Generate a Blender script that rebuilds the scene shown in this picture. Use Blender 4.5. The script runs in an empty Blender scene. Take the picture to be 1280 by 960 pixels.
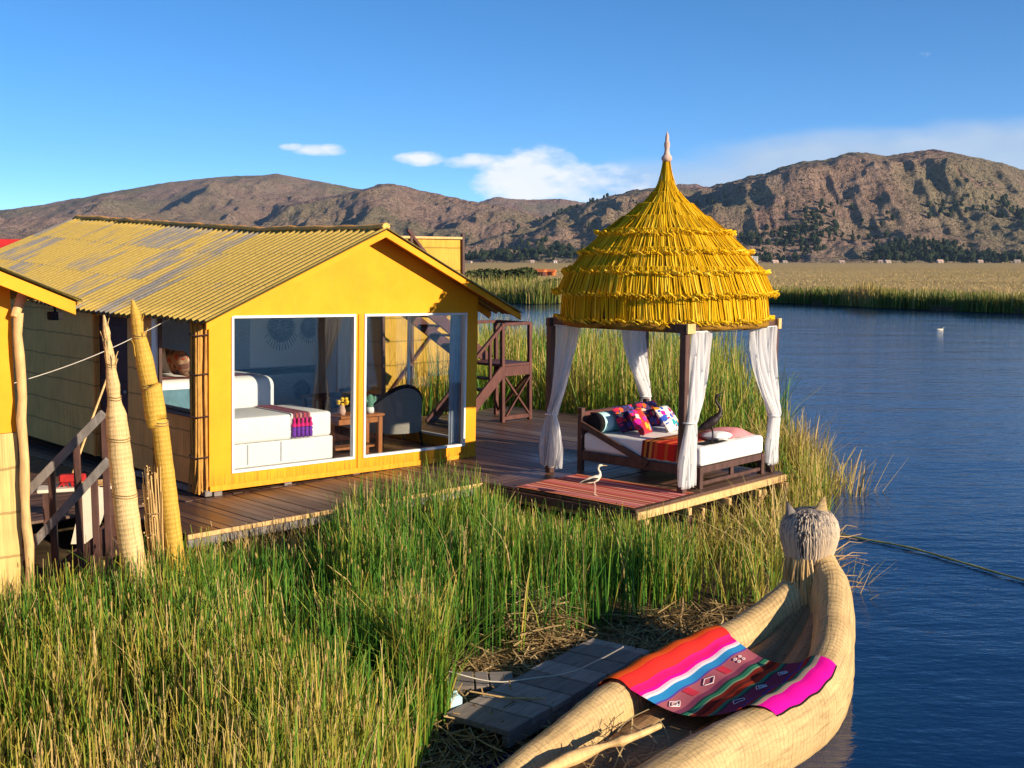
import bpy, math, random
import numpy as np
from mathutils import Matrix, Vector, Euler
random.seed(7); RNG = np.random.default_rng(7)
SC = bpy.context.scene
COL = SC.collection
R = math.radians
pi = math.pi

# ------------------------------------------------------------------ materials
MAT = {}
class NT:
    def __init__(s, name):
        m = bpy.data.materials.new(name); m.use_nodes = True
        s.m = m; s.t = m.node_tree; s.n = s.t.nodes; s.l = s.t.links
        s.b = s.n.get('Principled BSDF'); s.out = s.n.get('Material Output')
    def N(s, typ, **kw):
        n = s.n.new(typ)
        for k, v in kw.items():
            if k.startswith('i_'):
                n.inputs[k[2:].replace('_', ' ')].default_value = v
            else: setattr(n, k, v)
        return n
    def L(s, a, b): s.l.new(a, b)
    def coords(s, scale=(1, 1, 1), rot=(0, 0, 0), kind='Object'):
        tc = s.N('ShaderNodeTexCoord'); mp = s.N('ShaderNodeMapping')
        mp.inputs['Scale'].default_value = scale; mp.inputs['Rotation'].default_value = rot
        s.L(tc.outputs[kind], mp.inputs['Vector']); return mp.outputs['Vector']
    def noise(s, vec, scale=5, detail=4, rough=.55):
        n = s.N('ShaderNodeTexNoise'); n.inputs['Scale'].default_value = scale
        n.inputs['Detail'].default_value = detail; n.inputs['Roughness'].default_value = rough
        s.L(vec, n.inputs['Vector']); return n.outputs['Fac']
    def ramp(s, fac, stops, interp='LINEAR'):
        r = s.N('ShaderNodeValToRGB'); cr = r.color_ramp; cr.interpolation = interp
        while len(cr.elements) > 1: cr.elements.remove(cr.elements[-1])
        for i, (p, c) in enumerate(stops):
            e = cr.elements[0] if i == 0 else cr.elements.new(p)
            e.position = p; e.color = (c[0], c[1], c[2], 1)
        s.L(fac, r.inputs['Fac']); return r.outputs['Color']
    def mix(s, fac, a, b, mode='MIX'):
        n = s.N('ShaderNodeMix', data_type='RGBA', blend_type=mode)
        for sock, v in ((n.inputs[0], fac), (n.inputs[6], a), (n.inputs[7], b)):
            if hasattr(v, 'is_output'): s.L(v, sock)
            elif isinstance(v, (int, float)): sock.default_value = v
            else: sock.default_value = (v[0], v[1], v[2], 1)
        return n.outputs[2]
    def math(s, op, a, b=None, c=None):
        n = s.N('ShaderNodeMath', operation=op)
        for i, v in enumerate((a, b, c)):
            if v is None: continue
            if hasattr(v, 'is_output'): s.L(v, n.inputs[i])
            else: n.inputs[i].default_value = v
        return n.outputs[0]
    def sep(s, vec):
        n = s.N('ShaderNodeSeparateXYZ'); s.L(vec, n.inputs[0]); return n.outputs
    def bump(s, h, strength=.3, dist=.01):
        b = s.N('ShaderNodeBump'); b.inputs['Strength'].default_value = strength
        b.inputs['Distance'].default_value = dist
        s.L(h, b.inputs['Height']); s.L(b.outputs['Normal'], s.b.inputs['Normal'])
    def col(s, c):
        if hasattr(c, 'is_output'): s.L(c, s.b.inputs['Base Color'])
        else: s.b.inputs['Base Color'].default_value = (c[0], c[1], c[2], 1)
    def rough(s, v, spec=.3):
        if hasattr(v, 'is_output'): s.L(v, s.b.inputs['Roughness'])
        else: s.b.inputs['Roughness'].default_value = v
        s.b.inputs['Specular IOR Level'].default_value = spec
    def translucent(s, c, f):
        tr = s.N('ShaderNodeBsdfTranslucent'); mx = s.N('ShaderNodeMixShader'); mx.inputs[0].default_value = f
        if hasattr(c, 'is_output'): s.L(c, tr.inputs['Color'])
        else: tr.inputs['Color'].default_value = (c[0], c[1], c[2], 1)
        s.L(s.b.outputs[0], mx.inputs[1]); s.L(tr.outputs[0], mx.inputs[2]); s.L(mx.outputs[0], s.out.inputs['Surface'])
        return mx

def sc3(c, k): return tuple(x * k for x in c)
def mottled(name, c, var=.25, scale=6, rough=.7, spec=.25, bump=.0, bscale=30, stretch=(1, 1, 1), c2=None):
    t = NT(name); v = t.coords(stretch)
    f = t.noise(v, scale, 5, .6)
    t.col(t.ramp(f, [(.25, sc3(c, 1 - var)), (.5, c), (.75, c2 or sc3(c, 1 + var))]))
    t.rough(rough, spec)
    if bump: t.bump(t.noise(v, bscale, 4), bump, .01)
    MAT[name] = t.m; return t.m

def stained_paint():
    t = NT('yellow_paint'); v = t.coords((1, 1, 1)); a = t.noise(v, 1.6, 5, .6); b = t.noise(t.coords((26, 26, .9)), 1.0, 4, .65)
    c = t.ramp(a, [(.3, (.74, .285, .005)), (.55, (.81, .335, .006)), (.75, (.85, .375, .012))])
    co = t.N('ShaderNodeTexCoord').outputs['Object']; z = t.sep(co)[2]
    # splash stains along the foot of the wall and thin runs under the eaves
    foot = t.math('MULTIPLY', t.ramp(z, [(.02, (1,) * 3), (.26, (0,) * 3)]), t.ramp(b, [(.42, (0,) * 3), (.62, (.75,) * 3)]))
    runs = t.ramp(t.math('MULTIPLY', b, t.noise(v, 2.7, 3)), [(.34, (0,) * 3), (.46, (.30,) * 3)])
    c = t.mix(foot, c, (.20, .085, .012)); c = t.mix(runs, c, (.50, .19, .008)); t.col(c); t.rough(.6, .25)
    t.bump(t.math('ADD', t.math('MULTIPLY', b, .5), t.noise(v, 5.0, 3)), .35, .02); MAT['yellow_paint'] = t.m
stained_paint()
mottled('yellow_paint_wood', (.74, .31, .010), .20, 5, .6, .3, .35, 14, (3, 3, .5))
mottled('white_frame', (.80, .80, .77), .05, 8, .45, .4)
mottled('white_cloth', (.82, .81, .78), .04, 5, .9, .1, .35, 9)
mottled('grey_cloth', (.42, .46, .52), .15, 5, .9, .1, .3, 12)
mottled('dark_wood', (.085, .042, .033), .45, 5, .55, .35, .35, 18, (2, 2, .6))
mottled('red_wood', (.095, .034, .027), .4, 4, .6, .3, .3, 18, (2, 2, .8))
mottled('pale_wood', (.62, .40, .17), .3, 6, .7, .2, .35, 16, (3, 3, .8))
mottled('grey_wood', (.20, .18, .165), .4, 5, .8, .2, .5, 20, (2, 2, 1))
mottled('orange_wood', (.34, .12, .035), .3, 6, .45, .4, .2, 20, (3, 3, .6))
mottled('dark_wall', (.055, .065, .085), .25, 6, .85, .1)
mottled('grey_wall', (.40, .41, .44), .2, 14, .9, .1, .3, 40, (1, 1, 5))
mottled('panel_cloth', (.80, .80, .80), .12, 22, .95, .05, .4, 40, (1, 1, 6))
mottled('maroon', (.075, .022, .02), .3, 5, .7, .2)
mottled('rosette', (.075, .045, .10), .7, 24, .95, .05, .6, 40, c2=(.20, .10, .13))
mottled('interior_floor', (.16, .075, .05), .35, 4, .4, .4, .1, 20, (1, 6, 1))
mottled('armchair_cloth', (.30, .275, .24), .1, 30, .95, .05, .2, 60)
mottled('black_cloth', (.018, .017, .018), .3, 8, .85, .15)
mottled('red_cloth', (.42, .03, .03), .2, 10, .9, .1)
mottled('pink_cloth', (.62, .25, .26), .2, 10, .9, .1, .3, 18)
mottled('teal_cloth', (.16, .42, .47), .1, 10, .9, .1)
mottled('light_blue_cloth', (.42, .70, .74), .05, 10, .9, .1)
mottled('blue_blanket', (.10, .20, .25), .2, 10, .9, .1)
mottled('bird_dark', (.022, .013, .014), .4, 20, .55, .35)
mottled('bird_white', (.72, .66, .50), .15, 20, .75, .2)
mottled('clay', (.60, .40, .32), .25, 12, .75, .2, .3, 30)
mottled('cactus_green', (.10, .24, .17), .3, 20, .7, .2)
mottled('yellow_flower', (.85, .55, .03), .1, 12, .7, .2)
mottled('steel', (.35, .35, .36), .15, 12, .4, .6)
mottled('plastic_blue', (.42, .62, .68), .10, 8, .5, .4)
mottled('rope', (.34, .33, .10), .25, 40, .8, .1)
mottled('orange_roof', (.62, .17, .05), .25, 3, .8, .1)
mottled('red_roof', (.55, .03, .03), .2, 3, .7, .1)
mottled('white_wall', (.72, .68, .60), .15, 3, .9, .1)
mottled('shrub', (.055, .07, .025), .5, 9, .9, .1)
mottled('far_wall', (.42, .34, .27), .2, 2, .9, .1)
mottled('cream_board', (.66, .60, .48), .1, 6, .6, .3)

def deck_material():
    t = NT('deck'); v = t.coords((14, .6, 1)); big = t.noise(t.coords((1, .35, 1)), .9, 4)
    gr = t.noise(v, 1.6, 5, .65)
    # per-board tint from the board's own attribute
    at = t.N('ShaderNodeAttribute', attribute_name='tint')
    c = t.ramp(at.outputs['Fac'], [(0, (.075, .040, .030)), (.5, (.115, .062, .042)), (1, (.16, .095, .065))])
    c = t.mix(.65, c, t.ramp(gr, [(.25, (.35, .35, .35)), (.7, (1.25, 1.2, 1.15))]), 'MULTIPLY')
    t.col(c)
    t.rough(t.ramp(big, [(.35, (.28,) * 3), (.65, (.55,) * 3)]), .45)
    t.bump(gr, .3, .004); MAT['deck'] = t.m
    t = NT('grey_plank'); gr = t.noise(t.coords((1.2, 10, 3)), 2.2, 5, .65)
    at = t.N('ShaderNodeAttribute', attribute_name='tint')
    c = t.ramp(at.outputs['Fac'], [(0, (.22, .19, .17)), (1, (.40, .35, .31))])
    t.col(t.mix(.7, c, t.ramp(gr, [(.25, (.4, .4, .4)), (.75, (1.3, 1.25, 1.2))]), 'MULTIPLY'))
    t.rough(.85, .2); t.bump(gr, .5, .006); MAT['grey_plank'] = t.m
deck_material()

def reed_mat(name, c, tie=.36, axis=2, fib=(55, 55, 1.2)):
    """woven reed matting: fine vertical stalks and darker tied courses"""
    t = NT(name); v = t.coords(fib); g = t.noise(v, 1.0, 4, .7)
    co = t.N('ShaderNodeTexCoord').outputs['Object']; x, y, z = t.sep(co)
    wob = t.noise(t.coords((3, 3, 1)), 1.3, 3)
    zz = t.math('ADD', (x, y, z)[axis], t.math('MULTIPLY', wob, .06))
    fr = t.math('FRACT', t.math('DIVIDE', zz, tie))
    line = t.math('LESS_THAN', fr, .06)
    sag = t.math('POWER', fr, .5)
    base = t.ramp(g, [(.2, sc3(c, .42)), (.5, c), (.8, sc3(c, 1.35))])
    blot = t.noise(t.coords((1, 1, 1)), 2.2, 4)
    base = t.mix(.5, base, t.ramp(blot, [(.3, (.65, .6, .5)), (.7, (1.15, 1.1, 1.0))]), 'MULTIPLY')
    t.col(t.mix(t.math('MULTIPLY', line, .65), base, sc3(c, .35)))
    t.rough(.75, .25)
    h = t.math('ADD', t.math('MULTIPLY', g, .6), t.math('MULTIPLY', sag, .8))
    t.bump(h, .7, .02); MAT[name] = t.m
reed_mat('reed_matting', (.90, .43, .11))
reed_mat('reed_matting_pale', (.62, .44, .17), .42)
reed_mat('reed_matting_gold', (.60, .36, .055), .5)

def bundle_mat(name, c, ties=9.0, axis=2, fib=(30, 30, 2.2), amt=.45, diag=False):
    """a bound bundle of totora stalks, lengthwise fibres and fine cross ties (UV: u along, v around)"""
    t = NT(name)
    uv = t.N('ShaderNodeTexCoord').outputs['UV']; x, y, z = t.sep(uv)
    mp = t.N('ShaderNodeMapping'); mp.inputs['Scale'].default_value = (2.0, 34, 1); t.L(uv, mp.inputs[0])
    g = t.noise(mp.outputs[0], 1.0, 4, .7)
    w = t.math('MULTIPLY', t.noise(t.coords((3, 3, 3)), 2.0, 4), 1.5)
    q = t.math('ADD', t.math('MULTIPLY', x, ties), w)
    fr = t.math('FRACT', q)
    line = t.math('MULTIPLY', t.math('LESS_THAN', fr, .15), t.math('MULTIPLY', t.ramp(t.noise(t.coords((4, 4, 4)), 3.0, 3), [(.35, (.25,) * 3), (.6, (1.2,) * 3)]), amt))
    q2 = t.math('FRACT', t.math('ADD', t.math('MULTIPLY', y, 26.0), t.math('MULTIPLY', w, 2.0)))
    line2 = t.math('MULTIPLY', t.math('LESS_THAN', q2, .14), amt * .55)
    base = t.ramp(g, [(.25, sc3(c, .38)), (.45, sc3(c, .9)), (.6, c), (.8, sc3(c, 1.3))])
    blot = t.noise(t.coords((1, 1, 1)), 3.5, 4)
    base = t.mix(.6, base, t.ramp(blot, [(.3, (.72, .66, .55)), (.7, (1.12, 1.1, 1.05))]), 'MULTIPLY')
    base = t.mix(line, base, sc3(c, .42)); base = t.mix(line2, base, sc3(c, .5))
    t.col(base); t.rough(.62, .3)
    h = t.math('ADD', t.math('MULTIPLY', g, 1.4), t.math('MULTIPLY', t.math('SINE', t.math('MULTIPLY', fr, pi)), .6))
    t.bump(h, .6, .012); MAT[name] = t.m
bundle_mat('boat_reed', (.60, .42, .195), 19.0, amt=.62)
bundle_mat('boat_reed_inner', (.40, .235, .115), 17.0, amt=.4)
bundle_mat('pillar_pale', (.74, .53, .245), 23.0, amt=.34)
bundle_mat('pillar_gold', (.66, .40, .06), 23.0, amt=.36)
bundle_mat('cat_grey', (.27, .235, .215), 2.0, amt=.15)

def strand_mat(name, stops, trans=.25, rough=.6, attr='tint', spec=.25):
    t = NT(name); at = t.N('ShaderNodeAttribute', attribute_name=attr)
    c = t.ramp(at.outputs['Fac'], stops); t.col(c); t.rough(rough, spec)
    if trans: t.translucent(c, trans)
    MAT[name] = t.m
strand_mat('reed_blade', [(0, (.022, .085, .010)), (.30, (.050, .175, .016)), (.52, (.135, .265, .024)), (.70, (.34, .315, .035)), (.85, (.50, .35, .085)), (1, (.60, .44, .19))], .22)
strand_mat('reed_far', [(0, (.045, .085, .012)), (.35, (.10, .155, .022)), (.6, (.25, .235, .04)), (.8, (.44, .31, .10)), (1, (.52, .37, .16))], .2)
strand_mat('straw', [(0, (.11, .065, .028)), (.5, (.30, .20, .085)), (1, (.52, .38, .18))], .1)
strand_mat('thatch', [(0, (.30, .145, .008)), (.2, (.60, .335, .008)), (.65, (.80, .495, .014)), (1, (.88, .62, .06))], .12, .9, spec=.06)
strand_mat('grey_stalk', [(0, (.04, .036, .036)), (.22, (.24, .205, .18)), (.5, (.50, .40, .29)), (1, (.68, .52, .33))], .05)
strand_mat('tan_stalk', [(0, (.30, .17, .05)), (.5, (.52, .33, .12)), (1, (.66, .47, .21))], .05)

def sheet_roof():
    t = NT('roof_sheet')
    co = t.N('ShaderNodeTexCoord').outputs['UV']; x, y, z = t.sep(co)   # uv in metres: x along ridge, y down slope
    row = t.math('FLOOR', t.math('DIVIDE', t.math('ADD', y, .10), 1.06))
    colx = t.math('FLOOR', t.math('DIVIDE', t.math('ADD', x, t.math('MULTIPLY', row, .43)), 1.02))
    cmb = t.N('ShaderNodeCombineXYZ'); t.L(colx, cmb.inputs[0]); t.L(row, cmb.inputs[1])
    wn = t.N('ShaderNodeTexWhiteNoise', noise_dimensions='2D'); t.L(cmb.outputs[0], wn.inputs['Vector'])
    mp = t.N('ShaderNodeMapping'); mp.inputs['Scale'].default_value = (7.5, .75, 1); t.L(co, mp.inputs[0])
    st = t.noise(mp.outputs[0], 1.0, 5, .65)
    fine = t.noise(t.coords((9, 9, 9)), 4.0, 4, .7)
    worn = t.math('ADD', t.math('ADD', t.math('MULTIPLY', wn.outputs['Value'], .25), st), t.math('MULTIPLY', fine, .22))
    # towards the front gable the paint has stayed on
    worn = t.math('SUBTRACT', worn, t.math('MULTIPLY', t.math('LESS_THAN', x, 2.6), .22))
    f = t.ramp(worn, [(.735, (0, 0, 0)), (.84, (.92, .92, .92))])
    yel = t.ramp(fine, [(.3, (.37, .25, .05)), (.7, (.60, .43, .11))])
    gry = t.ramp(fine, [(.3, (.15, .145, .15)), (.7, (.30, .285, .27))])
    c = t.mix(f, yel, gry)
    fx = t.math('FRACT', t.math('DIVIDE', t.math('ADD', y, .10), 1.06))
    c = t.mix(t.math('MULTIPLY', t.math('LESS_THAN', fx, .02), .3), c, (.07, .06, .05))
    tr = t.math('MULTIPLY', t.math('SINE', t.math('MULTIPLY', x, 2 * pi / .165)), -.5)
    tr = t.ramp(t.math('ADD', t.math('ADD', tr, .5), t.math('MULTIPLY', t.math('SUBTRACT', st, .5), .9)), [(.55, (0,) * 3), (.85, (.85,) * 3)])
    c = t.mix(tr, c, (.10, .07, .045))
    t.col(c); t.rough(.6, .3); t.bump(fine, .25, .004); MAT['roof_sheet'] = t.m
sheet_roof()

def sheer():
    t = NT('sheer_cloth'); f = t.noise(t.coords((1, 1, 1)), 9, 3)
    t.col((.86, .86, .87)); t.rough(.9, .1); mx = t.translucent((.90, .90, .90), .55)
    tp = t.N('ShaderNodeBsdfTransparent'); m2 = t.N('ShaderNodeMixShader')
    lw = t.N('ShaderNodeLayerWeight'); lw.inputs['Blend'].default_value = .35
    t.L(t.math('MULTIPLY', t.math('SUBTRACT', 1.0, lw.outputs['Facing']), .16), m2.inputs[0])
    t.L(mx.outputs[0], m2.inputs[1]); t.L(tp.outputs[0], m2.inputs[2]); t.L(m2.outputs[0], t.out.inputs['Surface'])
    MAT['sheer_cloth'] = t.m
sheer()

def glass():
    t = NT('window_glass'); t.n.remove(t.b)
    tp = t.N('ShaderNodeBsdfTransparent'); tp.inputs[0].default_value = (.93, .95, .95, 1)
    gl = t.N('ShaderNodeBsdfGlossy'); gl.inputs['Roughness'].default_value = .0
    lw = t.N('ShaderNodeLayerWeight'); lw.inputs['Blend'].default_value = .5
    fr = t.math('ADD', .045, t.math('MULTIPLY', t.math('POWER', lw.outputs['Facing'], 5.0), .9))
    mx = t.N('ShaderNodeMixShader')
    t.L(fr, mx.inputs[0]); t.L(tp.outputs[0], mx.inputs[1]); t.L(gl.outputs[0], mx.inputs[2])
    t.L(mx.outputs[0], t.out.inputs['Surface']); MAT['window_glass'] = t.m
glass()

def striped(name, stops, axis=0, rough=.9, weave=90):
    """stops over uv.x (constant bands)"""
    t = NT(name); uv = t.N('ShaderNodeTexCoord').outputs['UV']; x, y, z = t.sep(uv)
    c = t.ramp((x, y)[axis], stops, 'CONSTANT')
    w = t.noise(uv, weave, 3); t.col(t.mix(.35, c, t.ramp(w, [(.3, (.7,) * 3), (.7, (1.2,) * 3)]), 'MULTIPLY'))
    t.rough(rough, .08); t.bump(w, .35, .004); MAT[name] = t.m
OR, RE, PK, WH, BL, RO, GN, DR, PU, NV, MG, BK, TN = (.75,.17,.012),(.62,.025,.02),(.70,.012,.15),(.75,.75,.76),(.03,.26,.55),(.42,.115,.14),(.03,.21,.11),(.26,.022,.012),(.16,.03,.075),(.055,.035,.23),(.78,.005,.30),(.02,.012,.016),(.50,.36,.24)
bl = [(0,BK),(.008,OR),(.03,(.60,.06,.02)),(.05,OR),(.09,(.62,.10,.015)),(.115,(.72,.09,.012)),(.15,RE),(.215,PK),(.262,MG),(.285,(.72,.50,.58)),(.298,WH),(.315,BL),(.36,(.10,.07,.35)),(.375,RO),(.47,(.22,.05,.10)),(.505,(.015,.06,.05)),(.52,GN),(.545,(.25,.40,.22)),(.555,DR),(.585,(.13,.02,.012)),(.61,(.42,.04,.015)),(.645,GN),(.67,(.015,.05,.05)),(.685,PU),(.78,NV),(.80,DR),(.83,(.13,.04,.06)),(.845,GN),(.866,TN),(.895,MG),(.990,BK)]
striped('blanket_stripes', bl)
def rug_stops():
    cs = [(.46,.08,.06),(.66,.27,.11),(.56,.10,.11),(.22,.03,.03),(.74,.46,.28),(.64,.18,.19),(.68,.20,.09),(.30,.05,.06),(.76,.44,.34),(.46,.09,.08)]
    rr = random.Random(3); st = []; p = 0
    while p < 1 and len(st) < 31:
        k = len(st); st.append((p, (cs[rr.choice((1, 4, 8))], cs[rr.choice((0, 2, 5, 9))], cs[rr.choice((4, 6, 8))], cs[rr.choice((3, 7))], cs[rr.choice((2, 5, 0))])[k % 5])); p += (.022, .05, .016, .02, .055)[k % 5] * rr.uniform(.7, 1.2)
    return st
striped('rug_stripes', rug_stops())
striped('throw_stripes', [(0,(.20,.02,.02)),(.07,(.45,.18,.03)),(.13,(.12,.02,.02)),(.2,(.60,.25,.06)),(.27,(.35,.04,.02)),(.34,(.62,.10,.03)),(.42,(.58,.03,.02)),(.62,(.66,.12,.03)),(.7,(.58,.03,.02)),(.88,(.30,.03,.03)),(.94,(.55,.22,.08))])
striped('runner_stripes', [(0,(.70,.68,.64)),(.08,(.30,.05,.06)),(.16,(.10,.03,.05)),(.24,(.42,.10,.08)),(.34,(.18,.03,.05)),(.44,(.50,.22,.16)),(.52,(.12,.03,.05)),(.62,(.40,.06,.07)),(.74,(.16,.04,.06)),(.84,(.44,.12,.10)),(.92,(.70,.68,.64))])

def floral(name, ground, cols, scale=9):
    t = NT(name); uv = t.coords((1, 1, 1), kind='UV')
    wob = t.N('ShaderNodeTexVoronoi', feature='F1'); wob.inputs['Scale'].default_value = scale; t.L(uv, wob.inputs['Vector'])
    d = wob.outputs['Distance']; cc = t.sep(wob.outputs['Color'])
    pet = t.N('ShaderNodeTexVoronoi', feature='F1'); pet.inputs['Scale'].default_value = scale * 3.1; t.L(uv, pet.inputs['Vector'])
    n = len(cols)
    col = t.ramp(cc[0], [(i / n, c) for i, c in enumerate(cols)], 'CONSTANT')
    col2 = t.ramp(cc[1], [(i / n, c) for i, c in enumerate(reversed(cols))], 'CONSTANT')
    edge = t.math('ADD', d, t.math('MULTIPLY', pet.outputs['Distance'], .35))
    c = t.mix(t.math('LESS_THAN', edge, .72), ground, col)
    c = t.mix(t.math('LESS_THAN', edge, .24), c, col2)
    t.col(c); t.rough(.9, .1); MAT[name] = t.m
floral('floral_white', (.78, .74, .66), [(.70,.03,.12),(.04,.10,.50),(.80,.28,.03),(.55,.02,.30),(.03,.30,.35)], 4.5)
floral('floral_red', (.42, .03, .04), [(.75,.08,.02),(.70,.02,.28),(.05,.07,.32),(.80,.60,.50),(.80,.35,.03)], 4.5)
floral('floral_navy', (.05, .03, .10), [(.70,.12,.02),(.62,.03,.08),(.75,.55,.40),(.10,.10,.40)], 5)
floral('floral_tan', (.35, .22, .14), [(.40,.08,.05),(.20,.10,.08),(.55,.38,.22),(.10,.12,.16)], 5)

def water_mat():
    t = NT('water'); t.b.inputs['Base Color'].default_value = (.002, .023, .085, 1)
    t.b.inputs['Roughness'].default_value = .06; t.b.inputs['IOR'].default_value = 1.333
    t.b.inputs['Specular IOR Level'].default_value = .5
    a = t.noise(t.coords((1.1, 2.6, 1), (0, 0, R(-14))), 1.0, 5, .6)
    b = t.noise(t.coords((.16, .42, 1), (0, 0, R(12))), 1.0, 3, .5)
    c = t.noise(t.coords((5, 9, 1), (0, 0, R(20))), 1.0, 3, .5)
    h = t.math('ADD', t.math('ADD', t.math('MULTIPLY', a, .024), t.math('MULTIPLY', b, .05)), t.math('MULTIPLY', c, .005))
    t.bump(h, 1.0, 1.0); MAT['water'] = t.m
water_mat()

def ground_mats():
    t = NT('island_soil'); v = t.coords((1, 1, 1)); f = t.noise(v, 3.5, 6, .7); g = t.noise(t.coords((6, 25, 6), (0, 0, .5)), 1.5, 4, .7)
    c = t.ramp(f, [(.3, (.035, .026, .016)), (.5, (.085, .060, .034)), (.72, (.15, .11, .058))])
    t.col(t.mix(.6, c, t.ramp(g, [(.3, (.5,) * 3), (.7, (1.4, 1.35, 1.2))]), 'MULTIPLY')); t.rough(.95, .1); t.bump(g, .8, .03); MAT['island_soil'] = t.m
    t = NT('marsh_grass'); a = t.noise(t.coords((.012, .05, 1)), 1.0, 6, .62); b = t.noise(t.coords((.25, 1.2, 1)), 1.0, 4, .7)
    c = t.ramp(a, [(.30, (.33, .25, .10)), (.45, (.47, .335, .135)), (.6, (.54, .385, .165)), (.75, (.40, .29, .125))])
    t.col(t.mix(.6, c, t.ramp(b, [(.3, (.66, .66, .62)), (.7, (1.2, 1.16, 1.08))]), 'MULTIPLY')); t.rough(.95, .1); t.bump(b, 1.0, .4); MAT['marsh_grass'] = t.m
    t = NT('hill_rock')
    geo = t.N('ShaderNodeNewGeometry'); slope = t.sep(geo.outputs['Normal'])[2]
    v = t.coords((.001, .001, .001)); big = t.noise(v, 2.6, 6, .6); mid = t.noise(v, 16, 6, .68); fine = t.noise(v, 90, 5, .75)
    soil = t.ramp(mid, [(.3, (.31, .20, .145)), (.5, (.43, .285, .205)), (.7, (.54, .37, .275))])
    grass = t.ramp(mid, [(.3, (.26, .21, .125)), (.7, (.40, .32, .195))])
    c = t.mix(t.ramp(big, [(.42, (0,) * 3), (.58, (1,) * 3)]), soil, grass)
    rock = t.ramp(fine, [(.3, (.20, .115, .085)), (.55, (.40, .245, .18)), (.75, (.55, .37, .29))])
    at = t.N('ShaderNodeAttribute', attribute_name='rocky')
    m = t.math('ADD', at.outputs['Fac'], t.math('MULTIPLY', t.math('SUBTRACT', fine, .5), 1.6))
    c = t.mix(t.ramp(m, [(.42, (0,) * 3), (.62, (1,) * 3)]), c, rock)
    speck = t.ramp(fine, [(.50, (0,) * 3), (.57, (1,) * 3)])
    sp2 = t.noise(v, 200, 3, .7)
    c = t.mix(t.math('MULTIPLY', t.math('LESS_THAN', t.math('ADD', t.math('MULTIPLY', sp2, .7), t.math('MULTIPLY', fine, .3)), .445), .85), c, (.045, .05, .022))
    c = t.mix(.85, c, t.ramp(t.math('ADD', t.math('MULTIPLY', fine, .5), t.math('MULTIPLY', t.noise(v, 260, 3, .75), .5)), [(.36, (.55,) * 3), (.64, (1.40,) * 3)]), 'MULTIPLY')
    t.col(c); t.rough(.95, .05); t.bump(t.math('ADD', fine, t.math('MULTIPLY', sp2, .6)), 1.0, 20.0); MAT['hill_rock'] = t.m
    t = NT('grove'); f = t.noise(t.coords((.02, .02, .02)), 3, 4); t.col(t.ramp(f, [(.3, (.012, .020, .010)), (.7, (.035, .048, .022))])); t.rough(.95, .05); MAT['grove'] = t.m
ground_mats()

# ------------------------------------------------------------------ mesh building
def _tag(o, label=None, cat=None, group=None, kind=None):
    if label: o['label'] = label
    if cat: o['category'] = cat
    if group: o['group'] = group
    if kind: o['kind'] = kind
    return o

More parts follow.
